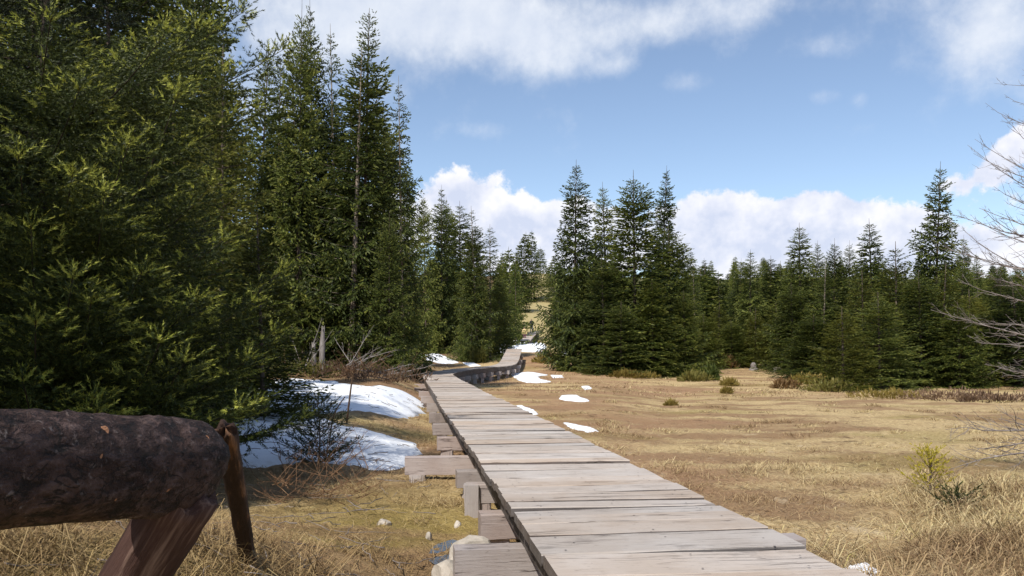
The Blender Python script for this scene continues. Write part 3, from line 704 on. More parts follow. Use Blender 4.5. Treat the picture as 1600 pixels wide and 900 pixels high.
_tree_rng = np.random.default_rng(77)
def tree(kind, v, X, D, H, wf, label, group=None, cat='tree', name='spruce_tree', rot=None, sink=.1):
    t = VAR[kind][v % len(VAR[kind])]
    r = tag(link(name, None, None, (X, D, g1(X, D) - sink)), label, cat, group)
    s = H / t['H']; sw = wf / t['R'] if wf else s
    q = 1.10 + .14 * math.sin(X * 12.9 + D * 7.1)
    r.scale = (sw * q, sw * q, s); r.rotation_euler = (.03 * math.sin(X * 5 + D), .03 * math.sin(D * 3 + X),  _tree_rng.uniform(0, 6.28) if rot is None else rot)
    r.empty_display_size = .3
    link('trunk', t['trunk'], r); link('crown', t['crown'], r)
    return r
def tree_px(kind, v, px, ytop, D, wpx, label, group=None, **kw):
    X = (px - 800) / F * D; H = CAMZ + (HOR - ytop) / F * D - g1(X, D) + .1
    return tree(kind, v, X, D, H, wpx / F * D, label, group, **kw)

# left wood, in front of the walk's bend
GL = 'spruces of the left wood'
tree_px('dense', 0, 463, 0, 30, 62, 'tall pointed spruce, leftmost of the twin tops against the sky', GL)
tree_px('open', 1, 493, -8, 32, 55, 'tall slim spruce, right one of the twin tops', GL)
tree_px('gaunt', 1, 528, 28, 32, 50, 'thin spruce with an almost bare wispy top between the tall ones', GL)
tree_px('gaunt', 0, 548, 72, 29.5, 100, 'tall spruce with its pale stem showing through thin sunlit boughs', GL, rot=.6)
tree_px('club', 0, 566, 20, 30.5, 64, 'tall spruce with a dark club-shaped top', GL)
tree_px('gaunt', 1, 630, 122, 30, 52, 'gaunt dark spruce with drooping boughs standing clear against the sky', GL)
tree_px('dense', 2, 594, 175, 33, 42, 'dark spruce squeezed in left of the gaunt drooping one', GL)
tree_px('dense', 2, 640, 250, 50, 32, 'shaded spruce right behind the gaunt drooping one', GL)
tree_px('dense', 1, 608, 330, 28.5, 44, 'low bushy spruce beside the brush pile, edge of the left wood', GL)
tree_px('gaunt', 0, 474, 95, 30, 60, 'spruce with a long bare pale stem beside the twin tops', GL, rot=2.2)
tree_px('dense', 0, 505, 130, 33, 70, 'spruce filling the wood below the twin tops', GL)
tree_px('open', 0, 428, 95, 31, 60, 'spruce with a thin leader left of the twin tops', GL)
tree_px('dense', 1, 575, 140, 35, 80, 'spruce in the second row behind the stem-showing one', GL)
for px, yt, D, w, kd, lab in [(666, 300, 66, 32, 'dense', 'first spruce of the row along the bend, touching the gaunt one'), (689, 290, 68, 32, 'open', 'slim spruce with needle-thin leader in the row along the bend'),
                              (700, 308, 70, 38, 'dense', 'rounded spruce in the row along the bend, right of the needle-thin leader'), (720, 312, 72, 40, 'open', 'tiered spruce in the middle of the row along the bend'),
                              (736, 345, 58, 34, 'dense', 'lower spruce between two pointed ones in the row along the bend'), (746, 322, 58, 40, 'gaunt', 'pointed spruce near the end of the row, above the small snow remnant'),
                              (766, 350, 61, 42, 'gaunt', 'last pointed spruce of the row, left of the far ramp'), (780, 425, 64, 22, 'dense', 'small spruce leaning over the path left of the hikers')]:
    tree_px(kd, int(px), px, yt, D, w, lab, GL)
for X, D, H in ((-5.7, 2.2, 9.2), (-6.8, 4.4, 10), (-6.9, 7.6, 9), (-5.2, 11.0, 8), (-7.0, .6, 11), (-6.6, 11.5, 9), (-7.2, 8.6, 10), (-8.8, 7.0, 11), (-8.0, 2.4, 11), (-9.5, 12, 11)):  # added spruces, mostly out of view, to shade the near spruce and wood behind
    tree('dense', 3, X, D, H, 1.7, 'added spruce at the left margin, shading the big near spruce and its surroundings', 'spruces added for shade at the left margin')
# young yellowish spruces behind the near one
tree_px('yellow', 0, 290, 170, 15, 140, 'yellowish sunlit spruce standing behind the big near spruce', 'young sunlit spruces at the left')
tree_px('yellow', 1, 412, 330, 13.5, 95, 'bushy young sunlit spruce above the left edge of the snow', 'young sunlit spruces at the left')
tree_px('yellow', 0, 345, 40, 19, 110, 'tall yellowish spruce whose top closes the gap beside the near spruce', 'young sunlit spruces at the left')
tree_px('dense', 1, 300, -170, 29, 90, 'tall spruce whose crown passes the top of the picture beside the near spruce', GL)
for i, (px, yt, D) in enumerate([(300, -200, 33), (210, -150, 27), (120, -220, 24), (30, -180, 22), (-60, -200, 24), (160, 60, 15), (60, 90, 14), (-20, 60, 15), (440, 180, 36), (400, 60, 38), (540, 250, 40), (340, 150, 33), (250, 120, 36)]):
    tree_px('dense', i, px, yt, D, 110 if D < 30 else 75, 'spruce deep in the dark left wood, half hidden behind others', 'hidden spruces of the left wood')

# clump in the middle
GM = 'spruces of the middle clump'
tree_px('open', 1, 897, 250, 51, 54, 'tall tiered spruce, leftmost of the middle clump', GM)
tree_px('dense', 2, 896, 400, 50.5, 42, 'broad lower spruce at the foot of the tiered left one', GM)
tree_px('open', 0, 951, 283, 54, 48, 'shorter open spruce, second top of the middle clump', GM)
tree_px('dense', 0, 993, 266, 50, 90, 'broad full spruce, the biggest of the middle clump', GM)
tree_px('open', 1, 1029, 257, 56, 44, 'slim spruce behind the biggest one, with the right-hand top of the clump', GM)
tree_px('dense', 1, 1050, 352, 52, 58, 'full spruce on the right shoulder of the middle clump', GM)
tree_px('dense', 2, 945, 395, 49, 60, 'dense low spruce at the front of the middle clump', GM)
tree_px('dense', 1, 1070, 452, 50, 42, 'short spruce at the right foot of the middle clump', GM)
tree_px('dense', 0, 1020, 430, 48.5, 62, 'low bushy spruce in front of the biggest one', GM)
tree_px('dense', 2, 970, 470, 47.5, 52, 'lowest spruce at the front edge of the middle clump', GM)

# right wood
GR = 'spruces of the right wood'
rows = [('open', 1078, 388, 74, 28, 'small tiered spruce just right of the middle clump'), ('gaunt', 1088, 410, 66, 26, 'thin spruce with a bare stem right of the middle clump'), ('open', 1103, 402, 78, 26, 'small tiered spruce with a thin leader over the pale glade'),
        ('yellow', 1122, 470, 64, 40, 'yellow green spruce left of the pale glade'), ('dense', 1156, 404, 70, 30, 'left one of three pointed tops right of the pale glade'), ('open', 1172, 390, 66, 34, 'middle and tallest of three pointed tops right of the pale glade'),
        ('open', 1203, 398, 68, 34, 'blue green tiered spruce, right one of the three pointed tops'), ('yellow', 1180, 480, 60, 44, 'full spruce below the three pointed tops'), ('yellow', 1215, 470, 58, 48, 'bushy spruce below the blue green tiered one'),
        ('open', 1252, 346, 56, 44, 'tall tiered spruce rising left in the right wood'), ('open', 1281, 374, 58, 34, 'narrow spruce right of the tall tiered one in the right wood'), ('dense', 1240, 440, 54, 50, 'full spruce in front of the tall tiered one'),
        ('dense', 1303, 372, 52, 36, 'first of two even tops in the middle of the right wood'), ('dense', 1327, 374, 51, 36, 'second of two even tops in the middle of the right wood'), ('gaunt', 1286, 408, 50, 40, 'spruce with a pale stem showing, mid right wood'),
        ('open', 1366, 341, 48, 46, 'spruce with an open feathery top left of the tallest right one'), ('yellow', 1402, 376, 42, 62, 'full sunlit spruce left of the tallest right one'), ('yellow', 1350, 420, 44, 58, 'broad spruce in the front of the right wood'),
        ('open', 1457, 253, 47, 56, 'tallest dark spruce of the right wood, with layered boughs'), ('yellow', 1470, 410, 40, 70, 'yellow green bushy spruce at the foot of the tallest right one'), ('dense', 1440, 420, 39, 64, 'dense spruce with dark base in front of the tallest right one'),
        ('open', 1508, 367, 58, 28, 'slim spruce right of the tallest one'), ('open', 1533, 392, 62, 28, 'small slim spruce behind the bare branches'), ('dense', 1560, 412, 50, 50, 'bushy spruce behind the upper bare branches'), ('yellow', 1520, 450, 42, 70, 'yellowish spruce behind the lower bare branches'),
        ('yellow', 1318, 478, 36, 56, 'small yellow green spruce standing out at the meadow edge'), ('dense', 1270, 490, 46, 55, 'dark low spruce where the meadow edge turns'), ('dense', 1375, 455, 37, 62, 'dark front spruce right of the small yellow green one'),
        ('dense', 1500, 470, 38, 60, 'dark spruce at the meadow edge left of the bare tree'), ('dense', 1590, 440, 40, 80, 'dark spruce at the right margin behind the bare tree'), ('dense', 1145, 500, 60, 40, 'low spruce behind the brown shrub'),
        ('dense', 1100, 490, 58, 40, 'low spruce between the middle clump and the brown shrub')]
for i, (kd, px, yt, D, w, lab) in enumerate(rows): tree_px(kd, i, px, yt, D, w, lab, GR)
rg = np.random.default_rng(5)
for i in range(34):
    px = rg.uniform(1090, 1680); D = np.interp(px, [1090, 1280, 1680], [74, 60, 50]) + rg.uniform(0, 16)
    tree_px('dense' if D < 60 else 'far', i, px, rg.uniform(405, 450), D, rg.uniform(36, 52), 'spruce inside the right wood, half hidden behind the front row', 'hidden spruces of the right wood')
# far ridge
tree_px('far', 0, 815, 362, 150, 20, 'dark pointed spruce on the hill above the path, left of two', 'spruces beside the hill path')
tree_px('far', 1, 830, 359, 152, 18, 'dark pointed spruce on the hill above the path, right of two', 'spruces beside the hill path')
for i, (px, yt, D, w) in enumerate([(797, 385, 105, 22), (783, 392, 112, 20), (806, 400, 100, 22), (846, 385, 215, 18), (866, 398, 150, 22), (812, 400, 130, 18), (796, 455, 90, 22), (880, 430, 100, 26), (876, 470, 88, 16), (779, 440, 84, 30)]):
    tree_px('far', i, px, yt, D, w, 'small spruce in the wood flanking the hill path', 'spruces flanking the hill path')
n_r = 0
while n_r < 190:
    D = rg.uniform(95, 240); px = rg.uniform(560, 1680); X = (px - 800) / F * D
    if 818 < px < 868 and D < 225: continue
    if 1105 < px < 1150 and D < 165: continue
    gz = g1(X, D); H = rg.uniform(5, 9.5); yt = HOR - (gz + H - CAMZ) / D * F
    if yt < 398 and rg.uniform() < .9: continue
    tree('far', n_r, X, D, H, rg.uniform(1.2, 2.0), 'tiny distant spruce on the wooded ridge along the skyline', 'spruces on the far ridge'); n_r += 1

# ------------------------------------------------------------------ the big spruce close by on the left
def dress_near(rg, pts, L, sp, tw, fan, curtain):
    """shoots of a close-up bough: flat herringbone sprays along the axis, a curtain of hanging twigs below, an upturned candle at the tip"""
    n = max(4, int(L * .93 / sp)); t = np.repeat(.07 + .93 * (np.arange(n) + .5) / n, 2); t = np.clip(t + rg.normal(0, .25 / n, 2 * n), 0, 1)
    p, d = lerp_line(pts, t); m = len(t); sg = np.where(np.arange(m) % 2 == 0, 1., -1.)[:, None]
    side = nrm(np.cross(d, np.array([0, 0, 1.]))); up = np.cross(side, d)
    lt = (fan * L * np.minimum((1 - t) ** .8, .25 + 1.6 * t) + .07) * rg.uniform(.65, 1.1, m); ang = rg.normal(.85, .10, (m, 1))
    td = nrm(d * np.cos(ang) + side * sg * np.sin(ang) + np.array([0, 0, -1.]) * rg.uniform(.0, .35, (m, 1)))
    k = np.maximum(1, (lt / tw).astype(int)); ix = np.repeat(np.arange(m), k); j = np.concatenate([np.arange(q) for q in k]); u = (j + .6) / k[ix]
    bp = p[ix] + td[ix] * (lt[ix] * u)[:, None]; bp[:, 2] += .16 * lt[ix] * u * u
    s2 = nrm(np.cross(td[ix], np.array([0, 0, 1.])))
    P = []; D = []; A = []
    for q in (1., -1.):
        P.append(bp); D.append(nrm(td[ix] * .8 + s2 * q * .62 + np.array([0, 0, .16]) + rg.normal(0, .09, bp.shape))); A.append(.40 + .42 * u * (.4 + .6 * t[ix]))
    e = p + td * lt[:, None]; e[:, 2] += .16 * lt; P.append(e - td * .03); D.append(nrm(td + np.array([0, 0, .28]) + rg.normal(0, .08, td.shape))); A.append(.86 + .25 * t)
    P.append(p); D.append(nrm(d + up * .55 + rg.normal(0, .15, d.shape))); A.append(.45 + .3 * t)
    c = rg.uniform(size=m) < curtain; nc = int(c.sum())
    if nc:
        lc = rg.uniform(.10, .34, nc) * (1 - .6 * t[c]); cd = nrm(np.array([0, 0, -1.]) + d[c] * .35 + rg.normal(0, .22, (nc, 3))); kc = np.maximum(1, (lc / .06).astype(int))
        ic = np.repeat(np.arange(nc), kc); jc = np.concatenate([np.arange(q) for q in kc]); uc = (jc + .3) / kc[ic]
        P.append(p[c][ic] + cd[ic] * (lc[ic] * uc)[:, None]); D.append(nrm(cd[ic] + rg.normal(0, .45, (len(ic), 3)))); A.append(np.full(len(ic), .2))
    q, dq = lerp_line(pts, np.full(7, .985)); az = np.arange(7) * 1.05; sd = nrm(np.cross(dq, np.array([0, 0, 1.]))); uq = np.cross(sd, dq); ld = nrm(dq * .6 + np.array([0, 0, .8]))
    cd = nrm(ld + .75 * (sd * np.cos(az)[:, None] + uq * np.sin(az)[:, None])); cd[0] = ld[0]; P.append(q); D.append(cd); A.append(np.full(7, 1.3))
    return np.concatenate(P), np.concatenate(D), np.concatenate(A)
def near_spruce():
    rg = np.random.default_rng(9)
    SC = 1.5; X0, D0 = -4.7, 8.4; H = 5.3; R = 1.25; gz = g1(X0, D0)
    G = ([], [], []), ([], [], []); BL = []; BR = []
    def bough(P0, az, L, s0, s1, fan, sp, tw, curtain, g):
        pts = branch_lines(rg, P0, az, L, s0, s1, 9)
        for l, q in zip(G[g], dress_near(rg, pts, L, sp, tw, fan, curtain)): l.append(q)
        BL.append(pts); BR.append(.003 + .005 * L)
    z = .35
    while z < H - .2:
        u = (H - z) / H; Lw = R * u ** .6; k = 7 if u > .4 else 6; a0 = rg.uniform(0, 6.28)
        for q in range(k):
            az = a0 + q / k * 6.283 + rg.normal(0, .15)
            bough((0, 0, z + rg.normal(0, .05)), az, Lw * rg.uniform(.65, 1.05) + .1, -.45 + .85 * (1 - u) ** 1.5 + rg.normal(0, .07), .46 * u + .06, .50, .062, .060, .8, 1)
        z += .38 * rg.uniform(.8, 1.2)
    # boughs that show as such in the photograph: tip pixel, tip distance, height on the stem, upturn
    for (px, py, Dt, zs, s1) in [(442, 70, 5.3, 2.9, .45), (323, 158, 4.6, 2.15, .85), (152, 212, 4.1, 2.0, .85), (232, 38, 4.4, 2.75, .4), (32, 350, 3.8, 1.65, .6), (232, 527, 4.2, .85, .8), (305, 560, 4.4, .75, .6), (425, 418, 5.2, 1.35, .6),
                                 (455, 520, 5.4, 1.0, .45), (395, 628, 5.0, .55, .3), (478, 652, 5.6, .5, .2), (350, 470, 4.7, 1.2, .4), (400, 165, 5.5, 2.5, .4), (60, 128, 4.0, 2.6, .45), (120, 620, 4.0, .5, .4), (385, 300, 5.1, 1.9, .4),
                                 (255, 310, 4.3, 1.75, .5), (200, 640, 4.1, .35, .3), (310, 640, 4.4, .3, .25), (385, 20, 5.4, 3.1, .4), (100, 270, 3.9, 2.1, .5), (110, 430, 3.8, 1.4, .45), (175, 470, 4.0, 1.1, .45), (20, 500, 3.7, 1.2, .5),
                                 (60, 590, 3.8, .7, .4), (290, 430, 4.4, 1.5, .4), (25, 20, 3.9, 2.9, .35), (335, 50, 4.8, 2.9, .4), (400, 470, 5.1, 1.2, .4), (405, 560, 5.0, .85, .4), (340, 370, 4.7, 1.6, .4), (10, 240, 3.7, 1.9, .4)]:
        tip = (at(px, py, Dt * SC) - np.array([X0, D0, gz])) / SC; zs = max(.12, zs - .40); L = math.hypot(tip[0], tip[1]); az = math.atan2(tip[1], tip[0])
        bough((0, 0, zs), az, L, (tip[2] - zs) / L - s1, s1, .36, .052, .054, .85, 0)
    V = []; Fs = []; I = []; off = 0
    for g, nk in ((0, 22), (1, 13)):
        P, D, A = (np.concatenate(q) for q in G[g]); n = len(P); l = .088 * rg.uniform(.65, 1.3, n); tip = A + rg.normal(0, .10, n) > (.83 if g == 0 else 1.6)
        print('near shoots', n)
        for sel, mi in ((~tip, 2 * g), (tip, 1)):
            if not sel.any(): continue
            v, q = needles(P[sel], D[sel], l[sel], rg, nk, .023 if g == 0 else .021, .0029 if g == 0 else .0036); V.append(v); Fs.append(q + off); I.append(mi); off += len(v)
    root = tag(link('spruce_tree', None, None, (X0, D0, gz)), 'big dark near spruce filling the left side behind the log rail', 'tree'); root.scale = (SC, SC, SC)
    link('crown', mesh_from('crown', np.concatenate(V), Fs, [M['needle_near'], M['needle_near_tip'], M['needle_inner_shade']], I), root)
    mb = MB(); zs = np.linspace(-.2, H, 10); V2, f2 = tubes(np.stack([0 * zs, 0 * zs, zs], 1)[None], (.075 * (1 - zs / H * .95))[None], 9, False); mb.add(V2, f2)
    BL = np.array(BL); BR = np.array(BR)[:, None] * (1 - .85 * np.linspace(0, 1, BL.shape[1]))[None]
    V3, f3 = tubes(BL, BR, 4, False); mb.add(V3, f3)
    link('trunk', mb.mesh('trunk', [M['bark_dark']], True), root)
near_spruce()

def sapling(px, py, h, R, label, mat, seed, D=None, nl=.016, whorl=.11, s0=.15, hang=.05, sp=.035, sideways=0, cat='sapling', name='spruce_sapling', twist=0.0):
    rg = np.random.default_rng(seed); X, Dd = hit(px, py) if D is None else ((px - 800) / F * D, D)
    P = []; Dv = []; BL = []; BR = []; z = .04
    while z < h - .03:
        u = (h - z) / h
        for q in range(5):
            az = q / 5 * 6.283 + z * 9 + rg.normal(0, .25); L = R * (u ** .8) * rg.uniform(.7, 1.15) + .03
            pts = branch_lines(rg, (0, 0, z), az, L, s0 + (1 - u) * .5, .2, 7)
            p, d, _ = dress(rg, pts, L, sp, .05, .045, hang, .12, .3); P.append(p); Dv.append(d); BL.append(pts); BR.append(.003 + .005 * L)
        z += whorl * rg.uniform(.8, 1.2)
    t = np.linspace(0, 1, 9); P.append(np.stack([0 * t, 0 * t, h * (.6 + .4 * t)], 1)); Dv.append(nrm(rg.normal(0, .4, (9, 3)) + np.array([0, 0, 1.])))
    P = np.concatenate(P); Dv = np.concatenate(Dv); n = len(P)
    V, T = needles(P, Dv, .065 * rg.uniform(.6, 1.3, n), rg, 22, nl * 1.15, .0032)
    root = tag(link(name, None, None, (X, Dd, g1(X, Dd) - .01)), label, cat)
    link('crown', mesh_from('crown', V, [T], [M[mat]]), root)
    mb = MB(); zs = np.linspace(-.05, h, 6); V2, f2 = tubes(np.stack([.02 * np.sin(zs * 5), 0 * zs, zs], 1)[None], (.014 * (1 - zs / h * .85))[None], 5, False); mb.add(V2, f2)
    BL = np.array(BL); BR = np.array(BR)[:, None] * (1 - .8 * np.linspace(0, 1, BL.shape[1]))[None]; V3, f3 = tubes(BL, BR, 3, False); mb.add(V3, f3)
    link('trunk', mb.mesh('trunk', [M['bark']], True), root)
sapling(497, 728, .80, .46, 'small spruce sapling poking out of the shaded snow', 'needle_near', 31, whorl=.085, sp=.024)
sapling(1452, 772, .40, .19, 'yellow green sapling standing alone on the dry meadow', 'needle_sapling', 32, whorl=.075, s0=.40, sp=.045)
sapling(1497, 802, .17, .22, 'low dark green spruce seedling in the straw below the yellow sapling', 'needle_near', 33, whorl=.06, s0=.25)

# ------------------------------------------------------------------ bare dead tree at the right edge
def twiggy(rg, P0, az, L, s0, s1, r0, twig=.5, dens=.10, lv2=True, droop=0.0):
    """a bare branch with side twigs: arrays of tubes"""
    out = []
    main = branch_lines(rg, P0, az, L, s0, s1, 9); main += np.cumsum(rg.normal(0, .010 * L, main.shape), 0) * np.linspace(0, 1, 9)[:, None]
    out.append((main, r0 * (1 - .85 * np.linspace(0, 1, 9))))
    n = max(3, int(L / dens)); t = np.sort(rg.uniform(.15, .98, n)); p, d = lerp_line(main, t)
    side = nrm(np.cross(d, np.array([0, 0, 1.])))
    for i in range(n):
        sg = 1 if rg.uniform() < .5 else -1
        l = L * twig * (1 - t[i] * .75) * rg.uniform(.35, 1.0); a = rg.uniform(.5, 1.0)
        td = nrm(d[i] * math.cos(a) + side[i] * sg * math.sin(a) * rg.uniform(.4, 1) + np.array([0, 0, rg.normal(.05 - droop, .38)]))
        q = np.linspace(0, 1, 9)[:, None]
        tw = p[i] + td * l * q + np.array([0, 0, 1.]) * (.14 - droop) * l * q * q + np.cumsum(rg.normal(0, .016 * l, (9, 3)), 0)
        rr = max(r0 * .46 * (1 - .6 * t[i]), .0019)
        out.append((tw, rr * (1 - .75 * q[:, 0])))
        if lv2:
            for _ in range(int(rg.integers(1, 5))):
                u = rg.uniform(.25, .95); pp, dd = lerp_line(tw, np.array([u])); l2 = l * rg.uniform(.15, .45)
                d2 = nrm(dd[0] + rg.normal(0, .6, 3) + np.array([0, 0, .1]))
                out.append((pp[0] + d2 * l2 * q + np.cumsum(rg.normal(0, .012 * l2, (9, 3)), 0), max(rr * .6, .0016) * (1 - .7 * q[:, 0])))
    return out
def tubes_obj(name, lst, mat, parent=None, k=4, loc=None):
    V, f = tubes(np.array([a for a, _ in lst]), np.array([b for _, b in lst]), k, True)
    return link(name, mesh_from(name, V, f, [mat], None, True), parent, loc)
def bare_tree():
    rg = np.random.default_rng(14); X0, D0 = 5.75, 8.2; gz = g1(X0, D0)
    root = tag(link('bare_tree', None, None, (X0, D0, gz)), 'dead leafless tree reaching grey branches in from the right edge', 'tree')
    H = 4.4; zs = np.linspace(-.1, H, 9)
    tubes_obj('trunk', [(np.stack([.05 * np.sin(zs), .04 * np.cos(zs * 1.3), zs], 1), .085 * (1 - .93 * np.clip(zs / H, 0, 1)))], M['dead_twig'], root, 8)
    for z in np.arange(.40, H - .3, .17):
        u = 1 - z / H
        for q in range(3):
            az = math.pi + rg.normal(0, .95) if q < 2 else rg.uniform(0, 6.28)
            L = (.74 + 1.0 * u ** .6) * rg.uniform(.65, 1.0)
            if z < 1.0: s0, s1 = -.12, rg.uniform(-.12, .08)
            elif z < 1.9: s0, s1 = -.02, rg.uniform(.0, .25)
            else: s0, s1 = .10, rg.uniform(.15, .45)
            if z > .75 and z < .95 and q < 2: continue
            tubes_obj('branch', twiggy(rg, (0, 0, z), az, L, s0 + rg.normal(0, .06), s1, .0135 * (.30 + .85 * u ** .8), .46, .062, True, .04 if z < 1.2 else 0), M['dead_twig'], root, 4)
bare_tree()

# ------------------------------------------------------------------ dead wood at the left wood's edge
def stump(px, ybase, ytop, wpx, D, label, seed, lean=.1):
    rg = np.random.default_rng(seed); X = (px - 800) / F * D; gz = g1(X, D)
    H = CAMZ + (HOR - ytop) / F * D - gz; r = wpx / F * D / 2; n, m = 14, 12
    V = np.zeros((m, n, 3)); th = np.arange(n) / n * 2 * np.pi; ragg = 1 - .34 * rg.uniform(0, 1, n) * (np.sin(th * 2 + seed) * .5 + .5)
    for i in range(m):
        t = i / (m - 1); zz = t * H * (1 - (1 - ragg) * t ** 3)
        rr = r * (1.35 - .55 * min(1, t * 3) + .06 * math.sin(t * 9 + seed) - .35 * t ** 3) * (1 + .13 * np.sin(th * 3 + seed) + .08 * np.sin(th * 7))
        V[i] = np.stack([np.cos(th) * rr + lean * zz * .35, np.sin(th) * rr, zz - .15 * (i == 0)], 1)
    i = np.arange(m - 1)[:, None] * n; j = np.arange(n)[None]; j2 = (j + 1) % n
    Q = np.stack(np.broadcast_arrays(i + j, i + j2, i + n + j2, i + n + j), -1).reshape(-1, 4)
    c = V[-1].mean(0) - np.array([0, 0, .12 * H]); VV = np.concatenate([V.reshape(-1, 3), [c]])
    T = np.stack([(m - 1) * n + np.arange(n), (m - 1) * n + (np.arange(n) + 1) % n, np.full(n, m * n)], 1)
    tag(link('dead_stump', mesh_from('dead_stump', VV, [Q, T], [M['dead_wood']], None, True), None, (X, D, gz)), label, 'stump')
stump(502, 575, 508, 11, 27, 'taller of the two silvery dead stumps before the dark wood', 3, .12)
stump(491, 575, 534, 10, 26.8, 'shorter of the two silvery dead stumps before the dark wood', 5, -.05)
stump(1177, 578, 566, 12, 56, 'pale stump at the foot of the right wood', 8, .0)
def brush(px, py, D, lst, label, mat, seed, name='dead_branch', cat='dead branch', spread=(1.0, .6), r0=.022):
    rg = np.random.default_rng(seed); X = (px - 800) / F * D; gz = g1(X, D); tb = []
    for (az, L, s0, s1, tw) in lst:
        L = L * (.78 if name == 'dead_branch' else 1)
        tb += twiggy(rg, (rg.normal(0, .12 * spread[0]), rg.normal(0, .12 * spread[1]), rg.uniform(.02, .25)), az, L, s0, s1, r0 * (.7 + .3 * L), tw, .16, True)
    tag(tubes_obj(name, tb, M[mat], None, 4, (X, D, gz)), label, cat)
rg = np.random.default_rng(40)
brush(545, 575, 26.5, [(0.2, 1.9, .25, .1, .5), (2.6, 1.5, .9, .0, .5), (0.9, 1.4, 1.3, .0, .5), (-.3, 1.6, .5, .0, .4), (.1, 1.3, .75, -.1, .5), (3.3, 1.2, .3, .1, .5), (-1.2, 1.1, .4, .1, .5), (.5, 2.2, .45, -.1, .4)], 'tangle of pale dead branches right of the two silvery stumps', 'dead_wood', 41)
brush(475, 575, 26.5, [(1.2, 1.4, 1.5, .0, .5), (2.0, 1.3, 1.1, .1, .5), (.6, 1.5, .95, .2, .4), (2.9, 1.0, .6, .1, .5)], 'forked bare branches rising behind the stumps at the wood edge', 'dead_wood', 42)
brush(600, 592, 24, [(.15, 1.7, .10, .10, .4), (.5, 1.4, .22, .05, .45), (2.9, 1.2, .12, .1, .5), (-.2, 1.3, .18, .02, .5), (3.3, .9, .2, 0, .5), (.9, 1.1, .35, 0, .5), (.05, 2.0, .16, .06, .3)], 'heap of grey fallen branches at the snow end, under the spruce', 'dead_wood', 43)
brush(575, 582, 25, [(a, L, s, 0, .7) for a, L, s in zip(rg.uniform(0, 6.28, 26), rg.uniform(.5, 1.2, 26), rg.uniform(.15, .9, 26))], 'reddish brown brushwood between the stumps and the snow', 'brown_twig', 44, 'brushwood', 'brushwood', (6, 2), .010)
brush(520, 580, 25.5, [(a, L, s, 0, .7) for a, L, s in zip(rg.uniform(0, 6.28, 18), rg.uniform(.4, 1.0, 18), rg.uniform(.15, .9, 18))], 'brown brushwood at the foot of the two stumps', 'brown_twig', 45, 'brushwood', 'brushwood', (5, 2), .009)
brush(455, 728, 8.3, [(a, L, s, .1, .6) for a, L, s in zip(rg.uniform(0, 6.28, 12), rg.uniform(.25, .5, 12), rg.uniform(.3, 1.2, 12))], 'small brown twigs at the lower edge of the shaded snow', 'brown_twig', 46, 'twig_bundle', 'twigs', (2, 1), .006)
brush(520, 735, 8.2, [(a, L, s, .1, .6) for a, L, s in zip(rg.uniform(0, 6.28, 14), rg.uniform(.2, .45, 14), rg.uniform(.4, 1.4, 14))], 'dry brown twigs around the foot of the snow sapling', 'brown_twig', 47, 'twig_bundle', 'twigs', (2, 1), .006)
brush(450, 765, 7.0, [(a, L, s, .1, .7) for a, L, s in zip(rg.uniform(0, 6.28, 22), rg.uniform(.15, .4, 22), rg.uniform(.1, .8, 22))], 'brown heath twigs in the grass right of the log rail', 'brown_twig', 48, 'twig_bundle', 'twigs', (.6, .6), .005)
brush(560, 770, 7.1, [(a, L, s, .1, .7) for a, L, s in zip(rg.uniform(0, 6.28, 18), rg.uniform(.15, .35, 18), rg.uniform(.1, .7, 18))], 'brown heath twigs below the shaded snow', 'brown_twig', 49, 'twig_bundle', 'twigs', (.6, .6), .005)
brush(500, 748, 7.4, [(a, L, s, .1, .7) for a, L, s in zip(rg.uniform(0, 6.28, 18), rg.uniform(.2, .55, 18), rg.uniform(.1, .6, 18))], 'reddish brown twigs in the shade between the snow and the lit grass', 'brown_twig', 50, 'twig_bundle', 'twigs', (.6, .6), .005)
def stick(pts, r, label, mat='brown_twig'):
    D0 = hit(*pts[0][:2])[1]; P = np.array([at(q[0], q[1], D0 - .1 * i) for i, q in enumerate(pts)]); P[0, 2] -= .05
    P = catmull(P, 8); idx = np.linspace(0, len(P) - 1, 13).astype(int); P = P[idx]; org = P[0].copy()
    tag(tubes_obj('stick', [(P - org, r * (1 - .35 * np.linspace(0, 1, 13)))], M[mat], None, 6, org), label, 'stick')
stick([(541, 662, 9.6), (546, 625, 9.55), (551, 588, 9.5), (556, 573, 9.5)], .017, 'brown upright stick standing in the snow with a bent top')
stick([(513, 700, 8.6), (519, 660, 8.6), (528, 636, 8.55), (539, 620, 8.5)], .010, 'thin dark leaning stick inside the snow sapling')

